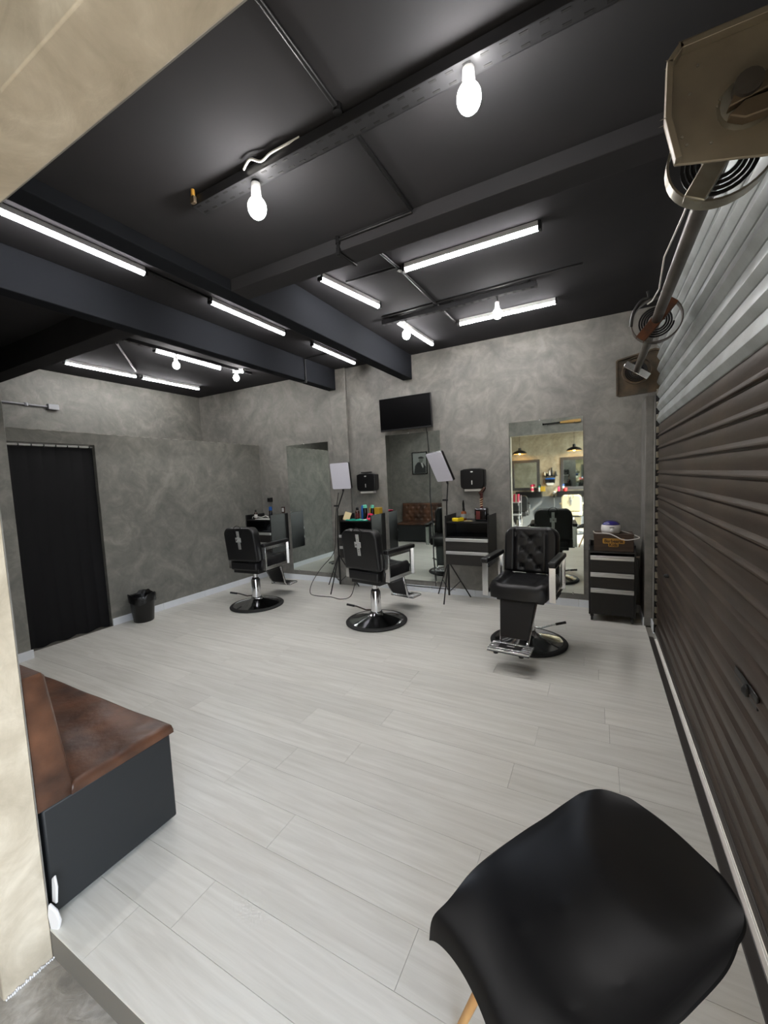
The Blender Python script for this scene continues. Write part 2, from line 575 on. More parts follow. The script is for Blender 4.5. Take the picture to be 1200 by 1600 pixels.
# entrance hall behind the camera (seen in the right mirror)
hall = MB().box(-4.6, 0.9, YO - 0.1, YF1, ZL - 0.1, ZL).build('floor', 'concrete_floor')
struct(hall, 'worn concrete floor of the entrance hall, one step lower')
structure_box('wall_opposite', (-4.6, 0.75, YO - 0.12, YO, ZL, ZC + 0.02), 'cement_beige', 'sunlit cement wall of the hall opposite the mirrors')
structure_box('wall_hall_left', (-4.6, -4.48, YO, YF0, ZL, ZC + 0.02), 'cement_beige', 'cement side wall of the hall')
structure_box('ceiling', (-4.6, 0.75, YO - 0.12, YF0, ZC + 0.02, ZC + 0.14), 'ceiling_black', 'black ceiling of the entrance hall')
structure_box('trim_12', (-4.48, 0.6, YO, YO + 0.004, ZL, 0.83), 'dado_grey', 'grey painted lower part of the hall wall', 0.0)
wh = MB()
wh.box(0.6, 0.75, YO, YF0, 2.62, ZC + 0.02)
wh.box(0.6, 0.75, YO, -2.95, ZL, 2.62)
struct(wh.build('wall_hall_right', 'cement_beige'), 'cement wall over the street opening of the hall')
structure_box('ground', (0.9, 14, -14, 14, ZL - 0.15, ZL - 0.02), 'pavement', 'pavement outside the street opening')

# ================================================================== ROLLER SHUTTER
sh = thing('roller_shutter', 'long roller shutter on the right, brown below and galvanised on top', 'shutter', (0.49, 0, 0))
PITCH = 0.111
Z0 = 0.063
YS0, YS1 = 1.22, 4.425
def slat_profile():
    # (x, z) with -x towards the room
    return [(0.0, 0.0), (-0.013, 0.001), (-0.016, 0.004), (-0.015, 0.010), (-0.007, 0.020), (-0.004, 0.028),
            (-0.009, 0.055), (-0.010, 0.08), (-0.004, 0.100), (0.003, 0.104), (0.003, 0.113), (0.006, 0.113), (0.004, 0.06), (0.006, -0.004), (0.001, -0.004)]
def slat_zinc_profile():
    return [(0.0, 0.0), (-0.005, 0.003), (-0.021, 0.030), (-0.024, 0.037), (-0.023, 0.045), (-0.006, 0.098), (0.0, 0.1112), (0.008, 0.1112), (0.008, 0.0)]
brown = zinc = None
for k in range(26):
    z = Z0 + k * PITCH
    if k < 17:
        if brown is None:
            brown = MB().prism(slat_profile(), 'y', YS0, YS1).build('slat', 'slat_brown', sh, angle=25)
            o = brown
        else:
            o = brown.copy(); COL.objects.link(o); o.parent = sh
    else:
        if zinc is None:
            zinc = MB().prism(slat_zinc_profile(), 'y', YS0, YS1).build('slat', 'slat_zinc', sh, angle=25)
            zinc['label'] = 'galvanised slat'
            o = zinc
        else:
            o = zinc.copy(); COL.objects.link(o); o.parent = sh
    o.location = (0, 0, z)
box_part('bottom_bar', (-0.022, 0.012, YS0, YS1, 0.012, 0.062), 'threshold_dark', sh, 0.004)
lk = MB()
lk.lathe([(0.024, -0.006), (0.024, 0.010), (0.012, 0.016), (0.006, 0.02)], 14, Matrix.Translation((-0.012, 1.84, 0.74)) @ Matrix.Rotation(-PI / 2, 4, 'Y'))
lk.box(-0.014, -0.008, 1.74, 2.00, 0.715, 0.765)
lk.build('lock', 'dark_metal', sh, 0.003)
MB().lathe([(0.016, 0), (0.016, 0.02), (0.008, 0.03)], 12, Matrix.Translation((-0.010, 3.73, 0.717)) @ Matrix.Rotation(-PI / 2, 4, 'Y')).build('rivet_cap', 'dark_metal', sh)
# guide channel at the far end with its row of slat ends
gd = MB()
gd.box(-0.03, 0.0, 4.427, 4.435, 0.01, 2.22)
gd.build('guide_channel', 'dark_metal', sh)
e0 = None
for k in range(20):
    if e0 is None:
        e0 = MB().box(-0.026, -0.004, 4.405, 4.43, 0.0, 0.055).build('slat_end_clip', 'steel', sh, 0.003)
        o = e0
    else:
        o = e0.copy(); COL.objects.link(o); o.parent = sh
    o.location = (0, 0, Z0 + 0.03 + k * PITCH)

# winding gear: two side plates, shaft, spring drums
wg = thing('shutter_winding_gear', 'rusty shaft with spring drums and metal side plates above the shutter', 'shutter gear', (0, 0, 0))
AXX, AXZ = 0.305, 2.425
MB().tube([(AXX, 1.28, AXZ), (AXX, 4.40, AXZ)], 0.027, 16).build('shaft', 'shaft_steel', wg)
def side_plate(yp, m, dep):
    pl = [(0.172, 2.322), (0.149, 2.426), (0.152, 2.557), (0.178, 2.586), (0.46, 2.58), (0.46, 2.25)] if dep else \
         [(0.150, 2.24), (0.146, 2.55), (0.160, 2.565), (0.45, 2.62), (0.50, 2.60), (0.50, 2.24), (0.175, 2.225)]
    o = MB().prism(pl, 'y', yp - 0.004, yp + 0.004).build('side_plate', m, wg, 0.003)
    # folded flange round the edge
    fl = MB(); n = len(pl)
    for i in range(n - 1 if dep else n):
        a, b = pl[i], pl[(i + 1) % n]
        dx, dz = b[0] - a[0], b[1] - a[1]; Ln = math.hypot(dx, dz)
        nx, nz = dz / Ln * 0.014, -dx / Ln * 0.014
        fl.prism([a, b, (b[0] + nx, b[1] + nz), (a[0] + nx, a[1] + nz)], 'y', yp - 0.028, yp - 0.004)
    f = fl.build('flange', m, o, 0.002)
    return o
near = side_plate(1.33, 'plate_metal', True)
far = side_plate(4.44, 'plate_old', False)
# near plate hub: flattened bracket with bolt hole and two flat bars
hb = MB()
hb.lathe([(0.06, 0.0), (0.056, 0.012), (0.03, 0.018), (0.022, 0.004), (0.0, 0.004)], 22, Matrix.Translation((AXX + 0.01, 1.326, AXZ - 0.015)) @ Matrix.Rotation(PI / 2, 4, 'X'), cap=False)
hb.build('hub', 'steel', near)
hb2 = MB()
hb2.prism([(0.27, 2.39), (0.285, 2.425), (0.36, 2.448), (0.5, 2.462), (0.5, 2.42), (0.35, 2.405)], 'y', 1.29, 1.318)
hb2.prism([(0.27, 2.37), (0.30, 2.392), (0.5, 2.39), (0.5, 2.355), (0.30, 2.352)], 'y', 1.285, 1.312)
hb2.build('flat_bar', 'plate_old', near, 0.003)
rv = None
for q in range(7):
    a = (random.uniform(0.18, 0.30), 1.3255, random.uniform(2.33, 2.58))
    o = MB().lathe([(0.0035, 0), (0.003, 0.002), (0.0, 0.003)], 8, Matrix.Rotation(PI / 2, 4, 'X'), cap=False).build('rivet', 'steel', near) if rv is None else rv.copy()
    if rv is not None: COL.objects.link(o); o.parent = near
    rv = rv or o
    o.location = a
# spring drums: (y, ring radius, thick)
def drum(yc, r, ringm, clamp_m, tilt):
    o = MB()
    n = 40
    vs = []; fs = []
    for i in range(n):
        a = 2 * PI * i / n
        for rr, yy in ((r, yc - 0.022), (r, yc + 0.022), (r - 0.006, yc + 0.022), (r - 0.006, yc - 0.022)):
            vs.append((AXX + rr * math.cos(a), yy, AXZ + rr * math.sin(a)))
    for i in range(n):
        j = (i + 1) % n
        for k in range(4):
            fs.append((i * 4 + k, i * 4 + (k + 1) % 4, j * 4 + (k + 1) % 4, j * 4 + k))
    o.add(vs, fs)
    ring = o.build('drum_ring', ringm, wg)
    M = Matrix.Translation((AXX, yc - 0.01, AXZ)) @ Matrix.Rotation(tilt, 4, 'Y')
    MB().box(-r + 0.002, r - 0.002, -0.02, 0.02, -0.028, 0.028, M).build('crossbar', clamp_m, ring, 0.004)
    c = MB()
    pts = []
    for i in range(120):
        a = i * 0.21
        rr = 0.04 + i * 0.00042
        pts.append((AXX + rr * math.cos(a), yc + 0.012 + 0.0001 * i, AXZ + rr * math.sin(a)))
    c.tube(pts, 0.0055, 6)
    c.build('coil_spring', 'dark_metal', ring)
    return ring
drum(1.53, 0.128, 'steel', 'steel', R(-60))
drum(2.95, 0.130, 'shaft_steel', 'rust', R(-50))
drum(4.32, 0.115, 'plate_old', 'chrome_soft', R(38))
wire = [(AXX - 0.03, 1.5, AXZ + 0.02), (AXX - 0.03, 1.9, AXZ + 0.045), (AXX - 0.045, 2.25, AXZ + 0.06), (AXX - 0.03, 2.55, AXZ + 0.035), (AXX - 0.04, 2.75, AXZ + 0.05), (AXX - 0.05, 2.88, AXZ + 0.08)]
MB().tube(wire, 0.004, 6).build('wire', 'cord_white', wg)
MB().tube(smooth_path([(AXX - 0.13, 2.92, AXZ - 0.02), (AXX - 0.12, 2.90, AXZ + 0.05), (AXX - 0.08, 2.89, AXZ + 0.11), (AXX - 0.045, 2.88, AXZ + 0.115), (AXX - 0.05, 2.87, AXZ + 0.15)]), 0.009, 6).build('strap', 'dark_metal', wg)

# ================================================================== CEILING LIGHTS AND TRACKS
def tube_light(p0, p1, label):
    p0 = Vector(p0); p1 = Vector(p1)
    d = p1 - p0; L = d.length
    t = thing('led_tube_light', label, 'tube light', p0, math.atan2(d.y, d.x), 'LED tubes on the ceiling')
    MB().box(0.0, L, -0.020, 0.020, -0.034, 0.0).build('housing', 'white_plastic', t, 0.002)
    MB().tube([(0.02, 0, -0.038), (L - 0.02, 0, -0.038)], 0.019, 14).build('tube', 'tube_light', t)
    for x in (0.0, L - 0.022):
        box_part('end_cap', (x, x + 0.022, -0.0205, 0.0205, -0.058, 0.0), 'dark_metal', t, 0.003)
    return t
tube_light((-2.93, 0.97, ZC), (-2.93, 1.95, ZC), 'LED tube nearest the entrance wall, between the two deep beams')
tube_light((-2.93, 2.49, ZC), (-2.93, 3.44, ZC), 'middle LED tube of the row between the two deep beams')
tube_light((-2.90, 3.85, ZC), (-2.90, 4.79, ZC), 'LED tube nearest the mirror wall between the two deep beams')
tube_light((-1.31, 2.935, ZC), (-0.32, 2.935, ZC), 'long crosswise LED tube just behind the shallow beam')
tube_light((-1.29, 4.245, ZC), (-0.33, 4.245, ZC), 'crosswise LED tube nearest the mirror wall, right of the hanging bulb')
tube_light((-1.91, 2.68, ZC), (-1.77, 3.41, ZC), 'slanted LED tube just right of the deep beam')
tube_light((-1.79, 3.80, ZC), (-1.745, 4.70, ZC), 'LED tube near the mirror wall with a bulb hanging at its end')
tube_light((-5.70, 2.63, ZC), (-5.68, 3.51, ZC), 'left LED tube along the far left wall')
tube_light((-5.68, 3.56, ZC), (-5.66, 4.50, ZC), 'right LED tube along the far left wall')
tube_light((-4.455, 2.97, ZC), (-4.475, 3.92, ZC), 'LED tube beside the left bulb over the curtain side')
tube_light((-4.47, 4.09, ZC), (-4.33, 4.20, ZC), 'very short LED tube by the right bulb over the curtain side')

def perforated_track(name, label, p0, p1, wid, drop, n, hangers=True):
    """C-channel along X or Y hung just under the ceiling"""
    p0 = Vector(p0); p1 = Vector(p1); d = p1 - p0; L = d.length
    t = thing(name, label, 'lighting track', p0, math.atan2(d.y, d.x))
    w2 = wid / 2
    ch = MB()
    ch.box(0, L, -w2, w2, -drop, -drop + 0.003)
    for s in (-1, 1):
        ch.box(0, L, s * w2 - 0.0015, s * w2 + 0.0015, -drop, -drop + 0.04)
        ch.box(0, L, s * (w2 - 0.006) - 0.005, s * (w2 - 0.006) + 0.005, -drop + 0.037, -drop + 0.04)
    ch.build('channel', 'track_metal', t)
    sl = None
    for i in range(n):
        x = (i + 0.5) * L / n
        for s in (-1, 1):
            if sl is None:
                sl = MB().box(-0.013, 0.013, -0.004, 0.004, -0.0012, 0.0).build('slot', 'slot_black', t, smooth=False)
                o = sl
            else:
                o = sl.copy(); COL.objects.link(o); o.parent = t
            o.location = (x, s * (w2 - 0.013), -drop)
    for i in range(3):
        x = L * (0.04 + 0.46 * i)
        box_part('ceiling_bracket', (x - 0.012, x + 0.012, -0.012, 0.012, -drop + 0.002, 0), 'dark_metal', t, 0.002)
    return t
perforated_track('perforated_track', 'long black perforated channel across the ceiling near the entrance', (-1.68, 1.41, ZN), (0.30, 1.41, ZN), 0.066, 0.064, 34)
perforated_track('perforated_track', 'black perforated channel across the ceiling near the mirror wall', (-1.93, 3.77, ZC), (-0.45, 3.75, ZC), 0.045, 0.06, 20)
perforated_track('perforated_track', 'short black channel over the curtain side with two bulbs', (-4.42, 2.62, ZC), (-4.40, 4.38, ZC), 0.04, 0.035, 16)
# loose white wires on top of the first channel
tag(MB().tube(smooth_path([(-1.33, 1.363, 2.900), (-1.28, 1.352, 2.915), (-1.235, 1.368, 2.900), (-1.18, 1.363, 2.906), (-1.11, 1.372, 2.915), (-1.04, 1.380, 2.922)]), 0.005, 6).build('loose_wire', 'cord_white'),
    'loose white wire lying on the long perforated channel', 'wire')
cl = thing('track_clamp', 'small brass clamp at the left end of the long channel', 'clamp', (-1.655, 1.363, 2.885))
box_part('jaw', (-0.013, 0.013, -0.009, 0.009, -0.01, 0.02), 'plate_old', cl, 0.003)
MB().lathe([(0.009, 0), (0.009, 0.03)], 10, Matrix.Translation((0, 0, 0.02))).build('bolt', 'gold', cl)

def bulb_pendant(p, top, label):
    x, y, z = p
    t = thing('bulb_pendant', label, 'bulb', (x, y, top), 0, 'bare bulbs hanging from the tracks')
    h = top - z
    MB().tube([(0, 0, 0), (0.004, 0.003, -(h - 0.10) * 0.5), (0, 0, -(h - 0.10))], 0.004, 8).build('hanger', 'black_plastic', t)
    MB().lathe([(0.012, -h + 0.105), (0.019, -h + 0.10), (0.021, -h + 0.05), (0.019, -h + 0.045)], 16).build('socket', 'white_plastic', t)
    prof = [(0.017, -h + 0.048)]
    for i in range(13):
        a = R(60) - i * R(150) / 12
        prof.append((max(0.001, 0.039 * math.cos(a)), -h + 0.0 + 0.045 * math.sin(a)))
    MB().lathe(prof, 20).build('bulb', 'bulb_light', t)
    return t
bulb_pendant((-1.312, 1.41, 2.765), 2.876, 'bright bulb hanging near the left end of the long channel')
bulb_pendant((-0.37, 1.41, 2.787), 2.876, 'biggest bright bulb hanging from the middle of the long channel')
bulb_pendant((-1.677, 3.78, 2.98), 3.12, 'bulb hanging at the left end of the channel near the mirror wall')
bulb_pendant((-0.785, 3.765, 2.975), 3.12, 'bulb hanging in front of the crosswise tube near the mirror wall')
bulb_pendant((-4.40, 3.20, 3.015), 3.145, 'left bulb over the curtain side')
bulb_pendant((-4.40, 4.10, 3.045), 3.145, 'right bulb over the curtain side')

def conduit(label, pts, r=0.010, m='dark_metal', joints=True):
    p0 = Vector(pts[0])
    t = thing('conduit', label, 'conduit', p0)
    q = [Vector(p) - p0 for p in pts]
    for a, b in zip(q[:-1], q[1:]):
        MB().tube([a, b], r, 10).build('pipe', m, t)
    if joints:
        for a in q[1:-1]:
            MB().lathe([(r * 1.7, -0.018), (r * 1.7, 0.018)], 12, Matrix.Translation(a)).build('joint', m, t)
    return t
zc = ZC - 0.011
conduit('black ceiling conduit from the entrance, crossing the long channel to the shallow beam', [(-0.848, 0.60, ZN - 0.010), (-0.845, 1.36, ZN - 0.010), (-0.84, 2.02, ZN - 0.010)], 0.010)
conduit('black conduit along the shallow beam, bending under it', [(-0.84, 2.025, ZN - 0.02), (-1.30, 2.027, ZN - 0.02), (-1.30, 2.027, 2.856), (-1.29, 2.20, 2.856)], 0.008)
conduit('black conduit along the ceiling to the crosswise tubes', [(-1.37, 2.60, zc), (-1.345, 2.95, zc), (-1.33, 3.70, zc), (-1.32, 4.23, zc)], 0.012)
conduit('black conduit between the slanted tube and the long crosswise tube', [(-1.80, 2.90, zc), (-1.36, 2.92, zc)], 0.009, joints=False)
conduit('black pipe standing in for the shadow line along the channel near the mirror wall', [(-1.90, 3.70, zc), (-1.34, 3.69, zc), (-0.10, 3.67, zc)], 0.009)  # dark pipe put in where a shadow line runs across the ceiling
conduit('black conduit joining the tubes between the deep beams', [(-2.93, 1.96, zc), (-2.93, 2.48, zc)], 0.009, joints=False)
conduit('thin black conduit round the left deep beam', [(-2.95, 4.30, zc), (-3.36, 4.30, zc), (-3.36, 4.30, 2.88), (-3.45, 4.30, 2.88)], 0.008)
conduit('grey conduit over the curtain running to the left tubes', [(-4.63, 2.67, zc), (-5.52, 3.40, zc)], 0.010, 'track_metal', joints=False)
cw = conduit('light grey pipe with a socket box high on the far left wall', [(XF + 0.02, 2.2, 2.705), (XF + 0.02, 2.48, 2.705), (XF + 0.02, 2.72, 2.705)], 0.013, 'conduit_grey')
box_part('socket_box', (-0.018, 0.04, 0.50, 0.62, -0.035, 0.035), 'conduit_grey', cw, 0.006)

# ================================================================== MIRROR WALL
def wall_mirror(label, x0, x1, z0=0.155, z1=2.165):
    t = thing('wall_mirror', label, 'mirror', ((x0 + x1) / 2, YB, z0), 0, 'tall mirrors on the cement wall')
    w2 = (x1 - x0) / 2; h = z1 - z0
    MB().box(-w2, w2, -0.010, -0.0005, 0, h).build('glass', 'mirror', t, smooth=False)
    c = None
    for (x, z) in ((-0.05, h), (-w2 * 0.72, 0.0), (w2 * 0.72, 0.0)):
        o = box_part('clip', (-0.008, 0.008, -0.016, 0.0, -0.009, 0.009), 'chrome_soft', t, 0.003)
        o.location = (x, 0, z)
    return t
wall_mirror('tall frameless mirror on the left, beside the corner drawer unit', -4.40, -3.588)
mm = wall_mirror('tall frameless mirror under the television', -2.610, -1.815)
wall_mirror('tall frameless mirror behind the tufted barber chair', -0.944, -0.146)
box_part('base_strip', (-0.40, 0.55, -0.012, -0.001, -0.095, -0.075), 'black_plastic', mm, 0.002)

tv = thing('television', 'black flat screen television mounted above the middle mirror', 'television', (-2.262, YB, 2.43))
tv.rotation_euler = (R(2), 0, R(0))
MB().box(-0.375, 0.375, -0.095, -0.065, -0.218, 0.218).build('casing', 'tv_bezel', tv, 0.006)
MB().box(-0.368, 0.368, -0.0965, -0.0955, -0.196, 0.212).build('screen', 'screen', tv, smooth=False)
MB().box(-0.09, 0.09, -0.065, -0.0, -0.09, 0.09).build('wall_bracket', 'dark_metal', tv, 0.004)
box_part('bottom_trim', (-0.03, 0.03, -0.0985, -0.096, -0.214, -0.204), 'dark_metal', tv, 0.001)
tag(MB().tube([(-1.99, YB - 0.03, 2.23), (-1.985, YB - 0.018, 2.10), (-1.975, YB - 0.02, 1.95), (-1.968, YB - 0.018, 1.7), (-1.975, YB - 0.02, 1.3), (-1.95, YB - 0.02, 0.9), (-1.955, YB - 0.018, 0.5), (-1.93, YB - 0.03, 0.10)], 0.005, 6).build('power_cable', 'cord_black'),
    'black cable hanging from the television down the middle mirror', 'cable')

def drawer_unit(label, x0):
    W, D = 0.53, 0.40
    t = thing('drawer_unit', label, 'drawer unit', (x0, YB, 0.49), 0, 'wall-hung black drawer units')
    th = 0.018
    # sides rise above the top and slope towards the front edge
    for x in (0, W - th):
        MB().prism([(-D, 0.0), (-D, 0.60), (-D + 0.10, 0.60), (-0.002, 0.60), (-0.002, 0.0)], 'x', x, x + th).build('side_panel', 'black_wood', t, 0.002)
    box_part('top_shelf', (th, W - th, -D, -0.003, 0.508, 0.526), 'black_wood', t, 0.002)
    box_part('lower_shelf', (th, W - th, -D + 0.004, -0.003, 0.328, 0.344), 'black_wood', t, 0.002)
    box_part('back_panel', (th, W - th, -0.012, -0.003, 0.012, 0.508), 'black_wood', t, 0.001)
    box_part('bottom_panel', (th, W - th, -D + 0.01, -0.003, 0.0, 0.012), 'black_wood', t, 0.001)
    for z0, z1 in ((0.012, 0.172), (0.180, 0.328)):
        d = box_part('drawer', (th + 0.002 - 0.012, W - th + 0.010, -D - 0.018, -0.03, z0, z1 - 0.038), 'black_wood_front', t, 0.002)
        box_part('handle', (th - 0.010, W - th + 0.010, -D - 0.024, -D + 0.004, z1 - 0.038, z1), 'alu', d, 0.005)
    return t
drawer_unit('black drawer unit hung in the left corner beside the left mirror', -4.99)
drawer_unit('black drawer unit hung behind the middle barber chair', -3.20)
drawer_unit('black drawer unit hung beneath the right towel dispenser', -1.645)

def towel_dispenser(label, x, z):
    t = thing('towel_dispenser', label, 'towel dispenser', (x, YB, z), 0, 'black paper towel dispensers')
    pr = [(-0.145, 0.02), (-0.15, 0.06), (-0.15, 0.235), (-0.10, 0.25), (0, 0.255), (0.10, 0.25), (0.15, 0.235), (0.15, 0.06), (0.145, 0.02), (0.11, 0.0), (-0.11, 0.0)]
    MB().prism(pr, 'y', -0.115, -0.001).build('case', 'black_plastic', t, 0.012, seg=3)
    MB().prism([(p[0] * 0.97, p[1] * 0.97 + 0.006) for p in pr], 'y', -0.127, -0.112).build('cover', 'black_plastic', t, 0.01, seg=3)
    box_part('paper', (-0.105, 0.105, -0.10, -0.02, -0.028, 0.01), 'paper', t, 0.003)
    MB().box(-0.006, 0.006, -0.130, -0.126, 0.055, 0.105).build('window_slot', 'photo_white', t, 0.002)
    MB().lathe([(0.001, 0), (0.017, 0), (0.017, 0.003), (0.001, 0.003)], 16, Matrix.Translation((0, -0.127, 0.212)) @ Matrix.Rotation(PI / 2, 4, 'X') @ Matrix.Diagonal((1, 0.45, 1, 1)), cap=False).build('badge', 'photo_white', t)
    return t
towel_dispenser('black towel dispenser above the middle drawer unit, with folded paper below', -2.895, 1.405)
towel_dispenser('black towel dispenser on the wall between the middle and right mirrors', -1.375, 1.395)
rem = box_part('remote_control', (-2.98, -2.82, YB - 0.10, YB - 0.05, 1.662, 1.680), 'black_plastic', None, 0.004)
tag(rem, 'black remote control lying on the middle towel dispenser', 'remote control')

def wall_socket(label, x, z, w_, h_, dep, m, inner):
    t = thing('wall_socket', label, 'wall socket', (x, YB, z))
    box_part('plate', (-w_, w_, -dep, -0.001, -h_, h_), m, t, 0.004)
    box_part('face', (-w_ * 0.6, w_ * 0.6, -dep - 0.004, -dep + 0.001, -h_ * 0.65, h_ * 0.65), inner, t, 0.002)
wall_socket('black cube adapter plugged in above the corner drawer unit', -4.80, 1.31, 0.035, 0.035, 0.06, 'black_plastic', 'bottle_black')
wall_socket('dark framed socket with pale centre beside the left mirror', -4.55, 1.14, 0.035, 0.048, 0.012, 'bottle_brown', 'photo_white')

# ------------------------------------------------------------------ lights on tripods
def softbox(label, foot, head, u, v, legs, pole_r=0.011):
    """u: half width vector, v: half height vector of the panel, head: its centre"""
    fx, fy = foot
    t = thing('softbox_light', label, 'studio light', (fx, fy, 0))
    P = lambda p: Vector(p) - Vector((fx, fy, 0))
    u = Vector(u); v = Vector(v)
    n = u.cross(v).normalized()
    if n.y > 0: n = -n
    c = P(head)
    un, vn = u.normalized(), v.normalized()
    M = Matrix((( un.x, vn.x, n.x, c.x), (un.y, vn.y, n.y, c.y), (un.z, vn.z, n.z, c.z), (0, 0, 0, 1)))
    a, b = u.length, v.length
    def rr(a, b, r):
        pts = []
        for cx, cy, st in ((a - r, b - r, 0), (-a + r, b - r, 90), (-a + r, -b + r, 180), (a - r, -b + r, 270)):
            for k in range(5):
                q = R(st + k * 22.5)
                pts.append((cx + r * math.cos(q), cy + r * math.sin(q)))
        return pts
    MB().prism(rr(a, b, 0.02), 'z', -0.035, -0.004, M).build('casing', 'black_plastic', t, 0.003)
    MB().prism(rr(a * 0.985, b * 0.985, 0.02), 'z', -0.006, 0.004, M).build('diffuser', 'panel_diffuser', t, 0.003)
    j = c - n * 0.03 - v * 0.92
    hj = c - n * 0.02 - v * 1.22
    MB().tube([c - n * 0.03 - v * 0.7, j, hj], [0.014, 0.018, 0.013], 10).build('head_joint', 'black_plastic', t)
    top = hj
    MB().tube([(0, 0, 0.06), (0, 0, 0.75)], pole_r * 1.25, 10).build('lower_pole', 'black_plastic', t)
    MB().tube([(0, 0, 0.7), (top.x * 0.15, top.y * 0.15, top.z - 0.25), top], pole_r * 0.8, 10).build('upper_pole', 'black_plastic', t)
    kn = Vector((top.x * 0.1, top.y * 0.1, top.z - 0.20))
    MB().box(kn.x - 0.05, kn.x + 0.02, kn.y - 0.012, kn.y + 0.012, kn.z - 0.012, kn.z + 0.012).build('clamp_knob', 'dark_metal', t, 0.004)
    for (lx, ly) in legs:
        q = P((lx, ly, 0))
        MB().tube([(0, 0, 0.50), (q.x, q.y, 0.006)], 0.0085, 8).build('leg', 'black_plastic', t)
        MB().tube([(0, 0, 0.10), (q.x * 0.55, q.y * 0.55, 0.505 * 0.45)], 0.005, 6).build('brace', 'black_plastic', t)
    return t
softbox('square studio light panel on a tripod beside the left mirror', (-3.34, 4.80), (-3.228, 4.78, 1.635), (0.17, -0.02, 0), (0.004, -0.03, 0.185),
        [(-3.62, 4.90), (-3.28, 4.47), (-3.12, 4.96)])
softbox('tilted studio light panel on a tripod beside the middle mirror', (-1.675, 4.80), (-1.7525, 4.797, 1.682), (0.1355, -0.09, 0.005), (-0.051, -0.067, 0.181),
        [(-1.89, 4.985), (-1.667, 4.57), (-1.45, 4.98)])
ck = [(-3.33, 4.86, 1.40), (-3.42, 4.90, 1.1), (-3.46, 4.92, 0.8), (-3.50, 4.90, 0.5), (-3.60, 4.70, 0.30), (-3.64, 4.52, 0.12), (-3.58, 4.40, 0.01), (-3.40, 4.34, 0.008), (-3.20, 4.36, 0.008), (-3.02, 4.32, 0.008), (-2.92, 4.42, 0.03), (-2.92, 4.55, 0.2), (-2.98, 4.75, 0.46)]
tag(MB().tube(smooth_path(ck), 0.005, 6).build('light_cable', 'cord_black'), 'thin black cable looping from the left studio light to the floor', 'cable')

# ================================================================== BARBER CHAIRS
def rounded_cushion(w2, h, r_top, r_bot, t, nu, nv, front_fn, crown=0.012):
    """upright cushion in the XZ plane, front towards -y; returns MB"""
    def half(z):
        if z > h - r_top:
            q = z - (h - r_top)
            return w2 - r_top + math.sqrt(max(r_top ** 2 - q * q, 0.0))
        if z < r_bot:
            q = r_bot - z
            return w2 - r_bot + math.sqrt(max(r_bot ** 2 - q * q, 0.0))
        return w2
    F = []; B = []
    for j in range(nv + 1):
        v = j / nv
        v = 0.5 - 0.5 * math.cos(PI * v) if True else v
        z = h * v
        W = half(z)
        for i in range(nu + 1):
            u = -1 + 2 * i / nu
            u = math.sin(u * PI / 2) * 0.5 + u * 0.5
            x = W * u
            ed = min(1.0, (W - abs(x)) / 0.03, (h - z) / 0.03, z / 0.03)
            ed = max(0.0, ed)
            k = math.sqrt(1 - (1 - ed) ** 2)
            F.append((x, -t * 0.5 * (0.25 + 0.75 * k) - front_fn(x, z) * k - crown * k, z))
            B.append((x, t * 0.5 * (0.4 + 0.6 * k), z))
    return MB().grid_closed(F, B, nu, nv)

BTN = [(0.0, 0.315), (-0.075, 0.225), (0.075, 0.225), (0.0, 0.145), (-0.075, 0.06), (0.075, 0.06)]
def back_front(x, z):
    d = 0.012
    for bx, bz in BTN:
        q = ((x - bx) ** 2 + (z - bz) ** 2)
        d -= 0.016 * math.exp(-q / (2 * 0.016 ** 2))
    # diamond pleats between buttons
    if abs(x) < 0.135:
        for bx, bz in BTN:
            for sx in (-1, 1):
                for sz in (-1, 1):
                    # line from the button along (0.075,0.085) direction
                    dx, dz = (x - bx) * sx, (z - bz) * sz
                    L = math.hypot(0.075, 0.085)
                    tt = (dx * 0.075 + dz * 0.085) / L
                    pp = (dx * 0.085 - dz * 0.075) / L
                    if 0 <= tt <= L * 0.55:
                        d -= 0.006 * math.exp(-pp * pp / (2 * 0.006 ** 2))
        if z > 0.345 and abs(x) < 0.085:
            d += 0.010
    # seams beside the centre panel
    d -= 0.012 * math.exp(-(abs(x) - 0.142) ** 2 / (2 * 0.006 ** 2))
    if abs(x) > 0.142:
        d += 0.014
    # head pillow seam
    q = math.hypot(x / 0.075, (z - 0.42) / 0.075)
    d -= 0.010 * math.exp(-(q - 1) ** 2 / (2 * 0.10 ** 2))
    return d

